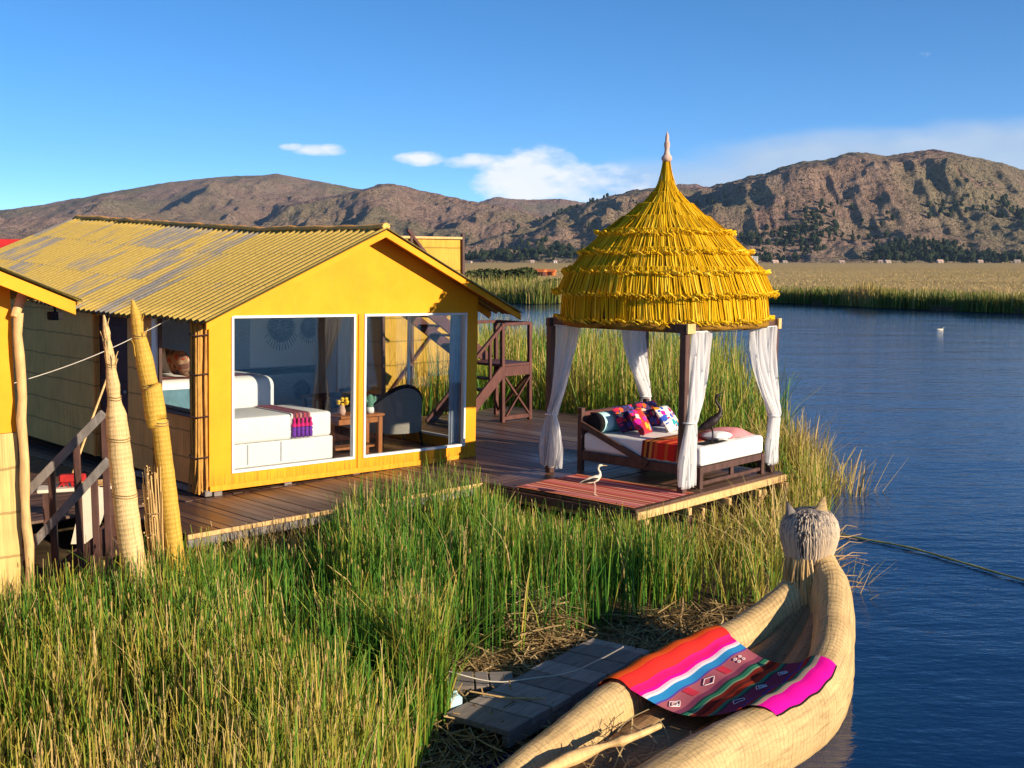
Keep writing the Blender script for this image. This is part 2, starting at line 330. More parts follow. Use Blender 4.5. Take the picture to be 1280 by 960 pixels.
class MB:
    """collects geometry for ONE mesh"""
    def __init__(s): s.v = []; s.f = []; s.uv = []; s.sm = []; s.tint = []; s.marks = []
    def add(s, vs, fs, uvs=None, smooth=False, tint=None):
        k = len(s.v); s.v += [tuple(float(c) for c in p) for p in vs]
        s.f += [tuple(i + k for i in f) for f in fs]
        s.uv += list(uvs) if uvs is not None else [(p[0], p[1]) for p in vs]
        s.sm += [smooth] * len(fs); s.tint += [random.random() if tint is None else tint] * len(vs)
    def box(s, lo, hi, tint=None, M=None, bev=.0):
        s.marks.append((len(s.v), len(s.f)))
        (a, b, c), (d, e, f) = lo, hi
        if bev <= 0:
            vs = [(x, y, z) for z in (c, f) for y in (b, e) for x in (a, d)]
            fs = [(0, 2, 3, 1), (4, 5, 7, 6), (0, 1, 5, 4), (2, 6, 7, 3), (0, 4, 6, 2), (1, 3, 7, 5)]
        else:
            g = bev; vs = []; fs = []
            L = [(c, g), (c + g, 0), (f - g, 0), (f, g)]
            for z, i in L:
                x0, x1, y0, y1 = a + i, d - i, b + i, e - i
                k = g
                vs += [(x0 + k, y0, z), (x1 - k, y0, z), (x1, y0 + k, z), (x1, y1 - k, z), (x1 - k, y1, z), (x0 + k, y1, z), (x0, y1 - k, z), (x0, y0 + k, z)]
            for r in range(3):
                for i in range(8):
                    j = (i + 1) % 8; fs.append((r * 8 + i, r * 8 + j, r * 8 + 8 + j, r * 8 + 8 + i))
            fs.append(tuple(range(7, -1, -1))); fs.append(tuple(range(24, 32)))
        if M is not None: vs = [tuple(M @ Vector(p)) for p in vs]
        s.add(vs, fs, tint=tint); return s
    def beam(s, p0, p1, w, h, up=(0, 0, 1), tint=None, ext=0):
        p0, p1 = Vector(p0), Vector(p1); d = p1 - p0; L = d.length; d.normalize()
        x = d.cross(Vector(up)); 
        if x.length < 1e-4: x = Vector((1, 0, 0))
        x.normalize(); y = x.cross(d); M = Matrix((x, d, y)).transposed().to_4x4(); M.translation = p0
        s.box((-w / 2, -ext, -h / 2), (w / 2, L + ext, h / 2), tint, M, min(w, h) * .08); return s
    def tube(s, path, rad, n=10, cap=True, sx=1.0, up=(0, 0, 1), smooth=True, tint=None, wob=0):
        s.marks.append((len(s.v), len(s.f)))
        P = [Vector(p) for p in path]; m = len(P)
        ov = P[-1] - P[0]
        if up == (0, 0, 1) and ov.length > 1e-6 and abs(ov.normalized().z) > .8: up = (0, 1, .013)
        rad = [rad] * m if isinstance(rad, (int, float)) else rad
        vs, uv, fs = [], [], []; acc = 0
        for i, p in enumerate(P):
            t = (P[min(i + 1, m - 1)] - P[max(i - 1, 0)])
            if t.length < 1e-9: t = Vector((0, 0, 1))
            t.normalize(); x = t.cross(Vector(up))
            if x.length < 1e-3: x = t.cross(Vector((0, 1, 0)))
            x.normalize(); y = x.cross(t)
            if i: acc += (p - P[i - 1]).length
            r = rad[i]; ra, rb = (r if isinstance(r, tuple) else (r * sx, r))
            for j in range(n + 1):
                a = 2 * pi * j / n; k = 1 + (random.uniform(-wob, wob) if wob and j < n else 0)
                vs.append(p + x * math.cos(a) * ra * k + y * math.sin(a) * rb * k); uv.append((acc, j / n))
        for i in range(m - 1):
            for j in range(n):
                a = i * (n + 1) + j; fs.append((a, a + 1, a + n + 2, a + n + 1))
        s.add(vs, fs, uv, smooth, tint)
        if cap:
            for i in (0, m - 1):
                ring = vs[i * (n + 1): i * (n + 1) + n]
                s.add(ring, [tuple(range(n - 1, -1, -1)) if i == m - 1 and False else tuple(range(n))], [uv[i * (n + 1)]] * n, False, tint)
        return s
    def lathe(s, prof, c=(0, 0, 0), n=24, smooth=True, cap=False):
        vs, uv, fs = [], [], []; m = len(prof); acc = 0
        for i, (r, z) in enumerate(prof):
            if i: acc += math.hypot(r - prof[i - 1][0], z - prof[i - 1][1])
            for j in range(n + 1):
                a = 2 * pi * j / n; vs.append((c[0] + r * math.cos(a), c[1] + r * math.sin(a), c[2] + z)); uv.append((acc, j / n))
        for i in range(m - 1):
            for j in range(n):
                a = i * (n + 1) + j; fs.append((a, a + 1, a + n + 2, a + n + 1))
        s.add(vs, fs, uv, smooth); return s
    def grid(s, fn, nu, nv, uvfn=None, smooth=True, thick=None):
        vs = [fn(i / nu, j / nv) for j in range(nv + 1) for i in range(nu + 1)]
        uv = [(uvfn(i / nu, j / nv) if uvfn else (i / nu, j / nv)) for j in range(nv + 1) for i in range(nu + 1)]
        fs = [(j * (nu + 1) + i, j * (nu + 1) + i + 1, (j + 1) * (nu + 1) + i + 1, (j + 1) * (nu + 1) + i) for j in range(nv) for i in range(nu)]
        s.add(vs, fs, uv, smooth); return s
    def ball(s, c, r, n=12, m=8, M=None, jit=0):
        r = (r, r, r) if isinstance(r, (int, float)) else r
        vs, fs, uv = [], [], []
        for i in range(m + 1):
            th = pi * i / m
            for j in range(n + 1):
                a = 2 * pi * j / n; k = 1 + random.uniform(-jit, jit)
                p = Vector((r[0] * math.sin(th) * math.cos(a) * k, r[1] * math.sin(th) * math.sin(a) * k, r[2] * math.cos(th)))
                if M is not None: p = M @ p
                vs.append((c[0] + p.x, c[1] + p.y, c[2] + p.z)); uv.append((j / n, i / m))
        for i in range(m):
            for j in range(n):
                a = i * (n + 1) + j; fs.append((a, a + n + 1, a + n + 2, a + 1))
        s.add(vs, fs, uv, True); return s
    def slab(s, c, size, puff=.3, n=10, M=None):
        """soft pillow/cushion: size x,y,z with bulged faces"""
        hx, hy, hz = (k / 2 for k in size)
        def prof(u, v):
            a = max(0, (1 - abs(2 * u - 1) ** 2.6)) * max(0, (1 - abs(2 * v - 1) ** 2.6)); return a ** .45
        for sg in (1, -1):
            def fn(u, v, sg=sg):
                pin = 1 - .06 * (1 - abs(2 * u - 1) ** 2) ; pin2 = 1 - .06 * (1 - abs(2 * v - 1) ** 2)
                p = Vector(((2 * u - 1) * hx * pin2, (2 * v - 1) * hy * pin, sg * hz * prof(u, v)))
                if M is not None: p = M @ p
                return (c[0] + p.x, c[1] + p.y, c[2] + p.z)
            s.grid(fn, n, n)
        return s
    def rbox(s, lo, hi, r, seg=4):
        """box with truly rounded edges"""
        c = [(a + b) / 2 for a, b in zip(lo, hi)]; h = [(b - a) / 2 for a, b in zip(lo, hi)]; r = min(r, *h) * .999
        def ax(k): return [-h[k] + r * (1 - math.cos(pi / 2 * i / seg)) for i in range(seg + 1)] + [h[k] - r * (1 - math.cos(pi / 2 * (seg - i) / seg)) for i in range(seg + 1)]
        for k in range(3):
            i, j = (k + 1) % 3, (k + 2) % 3; A, B = ax(i), ax(j)
            for sg in (-1, 1):
                vs = []
                for b in B:
                    for a in A:
                        p = [0, 0, 0]; p[k] = sg * h[k]; p[i] = a; p[j] = b
                        q = [max(-h[n] + r, min(h[n] - r, p[n])) for n in range(3)]; d = Vector([p[n] - q[n] for n in range(3)])
                        d = d.normalized() * r if d.length > 1e-9 else d; vs.append(tuple(c[n] + q[n] + d[n] for n in range(3)))
                w = len(A); fs = [(b * w + a, b * w + a + 1, (b + 1) * w + a + 1, (b + 1) * w + a) for b in range(len(B) - 1) for a in range(w - 1)]
                if sg < 0: fs = [f[::-1] for f in fs]
                s.add(vs, fs, None, True)
        return s
    def each(s, name, mat, parent=None):
        """every box, beam or tube added becomes a part of its own"""
        mk = s.marks + [(len(s.v), len(s.f))]; out = []
        for (v0, f0), (v1, f1) in zip(mk[:-1], mk[1:]):
            q = MB(); q.v = s.v[v0:v1]; q.uv = s.uv[v0:v1]; q.tint = s.tint[v0:v1]; q.f = [tuple(i - v0 for i in f) for f in s.f[f0:f1]]; q.sm = s.sm[f0:f1]; out.append(q.build(name, mat, parent))
        return out
    def build(s, name, mat, parent=None, mat2=None):
        me = bpy.data.meshes.new(name); me.from_pydata(s.v, [], s.f)
        uvl = me.uv_layers.new(name='UVMap')
        idx = np.empty(len(me.loops), dtype=np.int32); me.loops.foreach_get('vertex_index', idx)
        uvl.data.foreach_set('uv', np.array(s.uv, dtype=np.float32)[idx].ravel())
        me.polygons.foreach_set('use_smooth', s.sm)
        at = me.attributes.new('tint', 'FLOAT', 'POINT'); at.data.foreach_set('value', np.array(s.tint, dtype=np.float32))
        me.materials.append(MAT[mat]); me.update()
        o = bpy.data.objects.new(name, me); COL.objects.link(o)
        if parent is not None: o.parent = parent
        return o

def np_mesh(name, V, F, mat, tint=None, parent=None, smooth=False, uv=None, attr='tint'):
    """fast mesh from numpy arrays, F (n,4) quads"""
    me = bpy.data.meshes.new(name); n, k = F.shape
    me.vertices.add(len(V)); me.vertices.foreach_set('co', V.astype(np.float32).ravel())
    me.loops.add(n * k); me.loops.foreach_set('vertex_index', F.astype(np.int32).ravel())
    me.polygons.add(n); me.polygons.foreach_set('loop_start', np.arange(0, n * k, k, dtype=np.int32))
    me.polygons.foreach_set('use_smooth', np.full(n, smooth))
    me.update(calc_edges=True)
    if tint is not None:
        at = me.attributes.new(attr, 'FLOAT', 'POINT'); at.data.foreach_set('value', tint.astype(np.float32))
    me.materials.append(MAT[mat]); o = bpy.data.objects.new(name, me); COL.objects.link(o)
    if parent is not None: o.parent = parent
    return o

def ribbons(paths, wdir, width, tint, ridge=0.0):
    """paths (N,K,3), wdir (N,3), width (N,K), tint (N,K) -> V,F,T ; three verts across when ridge"""
    N, K, _ = paths.shape
    m = 3 if ridge else 2
    off = wdir[:, None, :] * (width[..., None] * .5)
    if ridge:
        tan = paths[:, -1] - paths[:, 0]; nrm = np.cross(tan, wdir); nrm /= np.linalg.norm(nrm, axis=1, keepdims=True) + 1e-9
        mid = paths + nrm[:, None, :] * (width[..., None] * ridge)
        V = np.stack([paths - off, mid, paths + off], 2)
    else: V = np.stack([paths - off, paths + off], 2)
    V = V.reshape(-1, 3)
    base = (np.arange(N) * K * m)[:, None, None]; kk = (np.arange(K - 1) * m)[None, :, None]; jj = np.arange(m - 1)[None, None, :]
    a = (base + kk + jj).reshape(-1)
    F = np.stack([a, a + 1, a + m + 1, a + m], 1)
    T = np.repeat(tint.reshape(-1), m)
    return V, F, T

def thing(name, label, cat, loc=(0, 0, 0), rotz=0, group=None, M=None):
    o = bpy.data.objects.new(name, None); COL.objects.link(o); o.empty_display_size = .2
    if M is not None: o.matrix_world = M @ Matrix.Translation(loc) @ Matrix.Rotation(rotz, 4, 'Z')
    else: o.location = loc; o.rotation_euler = (0, 0, rotz)
    return _tag(o, label, cat, group)
def place(o, M, loc=(0, 0, 0), rotz=0):
    o.matrix_world = M @ Matrix.Translation(loc) @ Matrix.Rotation(rotz, 4, 'Z'); return o
def dup(o, parent=None):
    c = o.copy(); COL.objects.link(c); c.parent = parent
    for ch in list(o.children): dup(ch, c)
    return c

# numpy value noise
def vnoise(x, y, seed=0):
    xi, yi = np.floor(x).astype(np.int64), np.floor(y).astype(np.int64); xf, yf = x - xi, y - yi
    def h(a, b):
        n = (a * 374761393 + b * 668265263 + seed * 1442695041) & 0xffffffff
        n = ((n ^ (n >> 13)) * 1274126177) & 0xffffffff
        return ((n ^ (n >> 16)) & 0xffff) / 65535.0
    u, v = xf * xf * xf * (xf * (xf * 6 - 15) + 10), yf * yf * yf * (yf * (yf * 6 - 15) + 10)
    return (h(xi, yi) * (1 - u) + h(xi + 1, yi) * u) * (1 - v) + (h(xi, yi + 1) * (1 - u) + h(xi + 1, yi + 1) * u) * v
def fbm(x, y, oct=5, seed=0, ridged=False, gain=.5):
    s = 0; a = 1; t = 0
    for i in range(oct):
        n = vnoise(x * 2 ** i + 17.3 * i, y * 2 ** i - 9.1 * i, seed + i)
        if ridged: n = 1 - np.abs(2 * n - 1)
        s = s + a * n; t += a; a *= gain
    return s / t

# ------------------------------------------------------------------ camera, light, sky
H = 3.8; FPX = 1450.0; PITCH = math.atan(154 / FPX)
cam = bpy.data.cameras.new('camera'); co = bpy.data.objects.new('camera', cam); COL.objects.link(co)
co.location = (0, 0, H); co.rotation_euler = (pi / 2 - PITCH, 0, 0)
cam.sensor_width = 36; cam.lens = FPX / 1280 * 36; cam.clip_start = .1; cam.clip_end = 30000
SC.camera = co

SUN = Vector((.85, -.53, 0)).normalized(); EL = R(17)
sd = Vector((SUN.x * math.cos(EL), SUN.y * math.cos(EL), math.sin(EL)))
sl = bpy.data.lights.new('sun', 'SUN'); sl.energy = 5.0; sl.angle = R(.5); sl.color = (1.0, .82, .60)
so = bpy.data.objects.new('sun', sl); COL.objects.link(so); so.rotation_euler = sd.to_track_quat('Z', 'Y').to_euler()
so.location = (30, -20, 20)

def world():
    w = bpy.data.worlds.new('World'); SC.world = w; w.use_nodes = True
    t = w.node_tree; n = t.nodes; L = t.links
    bg = n['Background']; out = n['World Output']
    sky = n.new('ShaderNodeTexSky'); sky.sky_type = 'NISHITA'; sky.sun_disc = False
    sky.sun_elevation = EL; sky.sun_rotation = math.atan2(SUN.x, SUN.y)
    sky.altitude = 4200; sky.air_density = .72; sky.dust_density = .0; sky.ozone_density = 2.2
    bg.inputs['Strength'].default_value = .128
    class W(NT):
        def __init__(s): s.t = t; s.n = n; s.l = L
    k = W()
    tc = n.new('ShaderNodeTexCoord'); x, y, z = k.sep(tc.outputs['Generated'])
    az = k.math('DIVIDE', x, k.math('MAXIMUM', y, .05)); el = k.math('DIVIDE', z, k.math('MAXIMUM', y, .05))
    front = k.math('GREATER_THAN', y, .06)
    cm = n.new('ShaderNodeCombineXYZ'); L.new(az, cm.inputs[0]); L.new(k.math('MULTIPLY', el, 2.2), cm.inputs[1])
    hs = n.new('ShaderNodeHueSaturation'); hs.inputs['Saturation'].default_value = 1.22; hs.inputs['Hue'].default_value = .497; L.new(sky.outputs[0], hs.inputs['Color'])
    nz = k.noise(cm.outputs[0], 13, 7, .56); nz2 = k.noise(cm.outputs[0], 42, 5, .55)
    big = k.noise(cm.outputs[0], 4.5, 5, .55)
    def px(a): return (a - 640) / FPX
    def py(b): return (326 - b) / FPX
    def blob(cx, cy, rx, ry, p=1.0):
        a = k.math('DIVIDE', k.math('SUBTRACT', az, px(cx)), rx / FPX); b = k.math('DIVIDE', k.math('SUBTRACT', el, py(cy)), ry / FPX)
        d = k.math('ADD', k.math('MULTIPLY', a, a), k.math('MULTIPLY', b, b))
        return k.math('MULTIPLY', k.math('MAXIMUM', k.math('SUBTRACT', 1.0, d), 0.0), p)
    def total(bs):
        s = bs[0]
        for b in bs[1:]: s = k.math('MAXIMUM', s, b)
        return s
    cum = total([blob(665, 226, 95, 46), blob(610, 206, 70, 15, .8), blob(530, 201, 40, 11, .75), blob(402, 190, 50, 10, .85), blob(372, 187, 22, 7, .8), blob(1145, 76, 16, 5, .35), blob(720, 240, 150, 40, .6)])
    edge = k.math('ADD', cum, k.math('MULTIPLY', k.math('SUBTRACT', k.math('ADD', k.math('MULTIPLY', nz, .55), k.math('MULTIPLY', nz2, .45)), .5), 2.4))
    mc = k.math('MULTIPLY', k.ramp(edge, [(.22, (0,) * 3), (.80, (.95,) * 3)]), k.ramp(cum, [(.0, (0,) * 3), (.25, (1,) * 3)]))
    st = total([blob(1130, 215, 330, 62), blob(1300, 205, 300, 66), blob(900, 235, 260, 45, .7), blob(560, 300, 500, 60, .35)])
    e2 = k.math('ADD', st, k.math('MULTIPLY', k.math('SUBTRACT', k.math('ADD', k.math('MULTIPLY', big, .6), k.math('MULTIPLY', nz, .4)), .5), 1.5))
    ms = k.math('MULTIPLY', k.ramp(e2, [(.06, (0,) * 3), (.70, (.80,) * 3)]), k.ramp(st, [(.0, (0,) * 3), (.4, (1,) * 3)]))
    c = k.mix(k.math('MULTIPLY', ms, front), hs.outputs[0], k.mix(k.math('MULTIPLY', nz, 1.0), (2.2, 2.9, 3.9), (3.7, 4.2, 4.8)))
    c = k.mix(k.math('MULTIPLY', mc, front), c, k.mix(nz, (4.6, 4.9, 5.4), (6.3, 6.2, 6.1)))
    L.new(c, bg.inputs['Color'])
world()
SC.view_settings.view_transform = 'Standard'; SC.view_settings.look = 'None'
SC.view_settings.exposure = 0.7; SC.view_settings.gamma = 1.0; SC.view_settings.use_curve_mapping = False
SC.cycles.max_bounces = 8; SC.cycles.transparent_max_bounces = 16
SC.cycles.caustics_reflective = False; SC.cycles.caustics_refractive = False
SC.cycles.use_adaptive_sampling = True; SC.cycles.use_denoising = True


# ------------------------------------------------------------------ frames of the tilted, moored buildings
def frame(o, yaw, a=0, b=0):
    return Matrix.Translation(o) @ Matrix.Rotation(R(a), 4, 'X') @ Matrix.Rotation(R(b), 4, 'Y') @ Matrix.Rotation(R(yaw), 4, 'Z')
HM = frame((-3.92, 14.8, .85), 43.8, -.4, 1.29)      # bungalow: x along its glazed front, y into it
HF = frame((-3.92, 14.8, 0), 43.8)                   # the same, level, for the deck under it
GM = frame((2.23, 15.02, .75), 47.7, 0, .4)          # canopy: origin at its front post
DECK = .75

# ------------------------------------------------------------------ the setting
def water():
    m = MB(); m.add([(-6000, -300, 0), (6000, -300, 0), (6000, 7000, 0), (-6000, 7000, 0)], [(0, 1, 2, 3)])
    _tag(m.build('water', 'water'), kind='structure')
water()

SHORE = [(-16, 2), (-1.2, 3.2), (-.75, 6.6), (-.25, 7.8), (.5, 8.9), (1.25, 9.9), (2.0, 10.85), (2.75, 11.5), (3.35, 12.6), (3.9, 14.2), (4.7, 16.4), (5.15, 18.4), (5.35, 20.5), (5.2, 24), (5.7, 27), (6.3, 31), (6.5, 36), (5.5, 40), (-3, 42), (-30, 42), (-30, 2)]
def sdist(X, Y, poly):
    """signed distance to a polygon (positive inside)"""
    P = np.array(poly, float); n = len(P); d = np.full(X.shape, 1e9); ins = np.zeros(X.shape, bool)
    for i in range(n):
        a, b = P[i], P[(i + 1) % n]; e = b - a
        t = np.clip(((X - a[0]) * e[0] + (Y - a[1]) * e[1]) / (e @ e + 1e-12), 0, 1)
        d = np.minimum(d, np.hypot(X - a[0] - t * e[0], Y - a[1] - t * e[1]))
        c = ((a[1] > Y) != (b[1] > Y)) & (X < (b[0] - a[0]) * (Y - a[1]) / (b[1] - a[1] + 1e-12) + a[0]); ins ^= c
    return np.where(ins, d, -d)
def gz(X, Y):
    """height of the reed island's ground"""
    s = sdist(X, Y, SHORE); k = np.clip((s + .25) / .7, 0, 1); k = k * k * (3 - 2 * k)
    n = fbm(X * 1.1, Y * 1.1, 4, 5)
    low = np.clip(1.5 - np.abs((X * .82 - (Y - 9.6) * .57) + .15) / 1.2, 0, 1) * np.clip((12.6 - Y) / 1.2, 0, 1) * np.clip((X + 1.3) / .7, 0, 1)
    mound = .26 * np.exp(-(((X - .25) / .35) ** 2 + ((Y - 11.35) / .35) ** 2)) - .27 * np.clip(low, 0, 1)
    return -.5 + k * (.66 + .22 * n) + mound * k
def island():
    xs = np.arange(-16, 7.6, .14); ys = np.arange(3, 43, .16)
    X, Y = np.meshgrid(xs, ys); Z = gz(X, Y)
    V = np.stack([X, Y, Z], -1).reshape(-1, 3); w = len(xs)
    i = (np.arange(len(ys) - 1)[:, None] * w + np.arange(w - 1)[None]).ravel()
    F = np.stack([i, i + 1, i + w + 1, i + w], 1)
    _tag(np_mesh('island_ground', V, F, 'island_soil', smooth=True), kind='structure')
island()

BANK = [(400, 30), (70, 60), (48, 72), (36.5, 84), (30, 94), (25, 105), (15, 110), (6, 108), (2, 103), (-1, 108), (-6, 121), (-30, 135), (-160, 150), (-900, 150), (-900, 1700), (1500, 1700), (1500, 30)]
def marsh():
    P = BANK
    m = MB(); m.add([(x, y, .35) for x, y in P] + [(x, y, -.6) for x, y in P], [tuple(range(len(P)))[::-1]] + [(i, (i + 1) % len(P), (i + 1) % len(P) + len(P), i + len(P)) for i in range(len(P))])
    o = _tag(m.build('marsh_plain', 'marsh_grass'), kind='structure'); o.data.materials.append(MAT['island_soil'])
    for p in list(o.data.polygons)[1:]: p.material_index = 1
    m = MB(); m.add([(-6000, 1650, .5), (6000, 1650, .5), (6000, 6500, 6), (-6000, 6500, 6)], [(0, 1, 2, 3)])
    _tag(m.build('valley_ground', 'marsh_grass'), kind='structure')
marsh()

def azel(px, py): return (px - 640) / FPX, (326 - py) / FPX
def hill(name, ridge, D, foot, seed, amp, rocks=1.0, NA=420, NT_=130, spurs=(), rough=1.0, dist=None):
    """ridge: skyline as (px,py) bearings; D ridge distance, foot distance of its foot. Full relief, falls away behind."""
    px = np.array([r[0] for r in ridge], float); py = np.array([r[1] for r in ridge], float)
    A = np.linspace(px[0], px[-1], NA); hp = np.interp(A, px, py)
    k = np.ones(5) / 5; hp = np.convolve(np.pad(hp, 2, 'edge'), k, 'valid')
    az = (A - 640) / FPX
    DD = np.interp(A, [d[0] for d in dist], [d[1] for d in dist]) if dist else np.full(NA, D)
    FF = foot if np.isscalar(foot) else np.interp(A, [d[0] for d in foot], [d[1] for d in foot])
    t = np.concatenate([np.linspace(0, 1, NT_), np.linspace(1, 1.7, 30)[1:]])
    T, AZ = np.meshgrid(t, az, indexing='ij')
    Y = FF + (DD - FF) * T; X = AZ * Y
    hr = np.maximum((326 - hp) / FPX * DD + H, 2)[None, :]
    prof = np.where(T <= 1, T ** 1.15 * (1 - .12 * np.sin(pi * T)), 1 - (T - 1) * .9)
    Z = hr * prof
    rx, ry = X / 1000, Y / 1000
    n1 = fbm(rx * 3.2, ry * 1.7, 5, seed, True, .55); n2 = fbm(rx * 11, ry * 8, 5, seed + 40, True, .6)
    env = np.sin(pi * np.clip(T, 0, 1) ** .8) ** .7
    for (sx, w, a, t0, t1) in spurs:      # ridges running down towards the lake
        cx = sx + (T - .5) * w[1] + 26 * (fbm(ry * 5, rx * 5, 3, seed + 70) - .5); q_ = A[None, :] - cx; g = np.clip(1 - np.abs(q_ / np.where(q_ < 0, w[0], w[2] if len(w) > 2 else w[0])), 0, 1) ** 1.15
        Z = Z + hr * a * g * np.clip((T - t0) / .2, 0, 1) * np.clip((t1 - T) / .25, 0, 1)
    Z = Z + amp * env * (n1 - .55) * 1.7 + amp * .26 * rough * (env * .8 + .2 * (T > .3)) * (n2 - .55) + amp * .09 * rough * (fbm(rx * 45, ry * 38, 4, seed + 9) - .5) * (T > .02)
    crag = np.clip((T - .80) / .15, 0, 1) * np.clip(fbm(rx * 4, ry * 4, 3, seed + 3) * 2.2 - .55, 0, 1) + .55 * np.clip(fbm(rx * 9, ry * 7, 3, seed + 5) * 3 - 1.75, 0, 1)
    step = vnoise(rx * 60, ry * 26, seed + 11)
    Z = Z + np.clip(crag, 0, 1.3) * amp * .20 * (np.abs(step - .5) * 2) ** .5 * rocks
    # nothing in front may stand above the skyline behind it
    lim = H + Y * ((326 - hp) / FPX)[None, :] * (.93 + .07 * np.clip(T, 0, 1) ** 2) + amp * .10 * (n2 - .5) + amp * .10 * (fbm(rx * 55, ry * 40, 3, seed + 19) - .5) * rocks
    Z = np.minimum(Z, np.where(T < 1, lim, H + Y * ((326 - hp) / FPX)[None, :] + amp * .06 * (n2 - .5) + amp * .13 * (fbm(rx * 40, ry * 30, 4, seed + 19, False, .6) - .5) * rocks))
    Z = np.where(T > 0, np.maximum(Z, -2 + 6 * T), -4)
    V = np.stack([X, Y, Z], -1).reshape(-1, 3); w = NA
    i = (np.arange(len(t) - 1)[:, None] * w + np.arange(w - 1)[None]).ravel()
    F = np.stack([i, i + 1, i + w + 1, i + w], 1)
    o = np_mesh(name, V, F, 'hill_rock', np.clip(crag * rocks, 0, 1).reshape(-1), smooth=True, attr='rocky')
    _tag(o, kind='structure'); return X, Y, Z, T

RIGHT = [(540, 318), (580, 309), (610, 298), (640, 289), (670, 279), (700, 268), (730, 257), (760, 248), (800, 239), (830, 236), (860, 238), (885, 236), (905, 230), (930, 225), (955, 219), (980, 210), (1005, 205), (1030, 202), (1050, 195), (1075, 194), (1100, 199), (1125, 196), (1150, 191), (1180, 194), (1210, 199), (1240, 207), (1270, 216), (1300, 224), (1360, 240), (1460, 262), (1600, 290)]
LEFT = [(-420, 322), (-250, 305), (-120, 285), (0, 265), (50, 259), (100, 250), (150, 241), (200, 232), (250, 226), (300, 222), (335, 221), (350, 219), (365, 222), (400, 228), (440, 236), (470, 241), (520, 250), (600, 268), (700, 290), (800, 318)]
MID = [(300, 312), (325, 285), (345, 266), (365, 257), (390, 252), (420, 247), (450, 240), (480, 232), (500, 233), (525, 239), (560, 247), (590, 253), (620, 258), (650, 264), (690, 276), (740, 292), (800, 312)]
FARM = [(520, 275), (560, 262), (600, 254), (620, 247), (640, 250), (665, 251), (700, 250), (720, 253), (750, 258), (790, 250), (820, 241), (845, 232), (870, 232), (885, 240), (920, 252), (980, 280)]
FLATF = 1900
hill('far_hill', FARM, 5600, 4300, 60, 60, 1.0, 240, 60)
hill('broad_hill', LEFT, 4800, 2600, 21, 95, .35, 420, 110, rough=.6, spurs=[(250, (60, 120), .10, .2, .95), (420, (70, 60), .08, .2, .9), (90, (60, 90), .08, .2, .9)])
hill('middle_hill', MID, 3500, 2300, 33, 80, .8, 320, 110, spurs=[(470, (70, -60), .22, .15, 1.0), (390, (50, -30), .15, .2, .9)])
RH = hill('rocky_hill', RIGHT, 2700, [(540, 1900), (850, 1780), (1600, 1700)], 11, 78, 1.25, 640, 190, rough=1.25,
          dist=[(540, 3300), (800, 3000), (1000, 2700), (1600, 2600)],
          spurs=[(965, (130, 160, 330), .42, .20, 1.08), (770, (80, 120, 170), .26, .2, 1.0), (1120, (60, 120), .10, .2, .9), (1180, (70, 90), .12, .2, .9), (1250, (60, 60), .08, .15, .8)])

def groves():
    """dark eucalyptus stands on the lower slopes of the rocky hill"""
    X, Y, Z, T = RH
    n = fbm(X / 160, Y / 160, 4, 77); fl = np.clip((80 - (Z - H) / Y * FPX) / 26, 0, 1) * np.clip(n * 3.2 - 1.35, 0, 1)
    px = 640 + X / Y * FPX
    fl = fl * (.35 + .65 * np.clip((px - 850) / 60, 0, 1)) + .9 * np.clip((.07 - T) / .03, 0, 1) * (n > .4)
    pr = fl.ravel(); ok = (T.ravel() > .005); pr = pr * ok; pr = pr / pr.sum()
    idx = RNG.choice(len(pr), 4200, p=pr)
    m_v, m_f = [], []; k = 0
    for q in idx:
        x, y, z = X.ravel()[q] + RNG.uniform(-6, 6), Y.ravel()[q] + RNG.uniform(-6, 6), Z.ravel()[q]
        h = RNG.uniform(4.5, 11); r = h * RNG.uniform(.3, .5)
        n_ = 6; ring = []
        for (zz, rr) in ((-.1, .3), (.28, .85), (.66, 1.0), (1.0, .35)):
            for j in range(n_):
                a = 2 * pi * j / n_ + zz; e = RNG.uniform(.6, 1.3)
                m_v.append((x + math.cos(a) * r * rr * e, y + math.sin(a) * r * rr * e, z + h * zz * RNG.uniform(.9, 1.1)))
        for b in range(3):
            for j in range(n_):
                m_f.append((k + b * n_ + j, k + b * n_ + (j + 1) % n_, k + (b + 1) * n_ + (j + 1) % n_, k + (b + 1) * n_ + j))
        k += 4 * n_
    o = np_mesh('far_grove', np.array(m_v), np.array(m_f), 'grove'); _tag(o, 'dark eucalyptus groves on the lower slopes of the rocky hill', 'trees', kind='stuff')
groves()

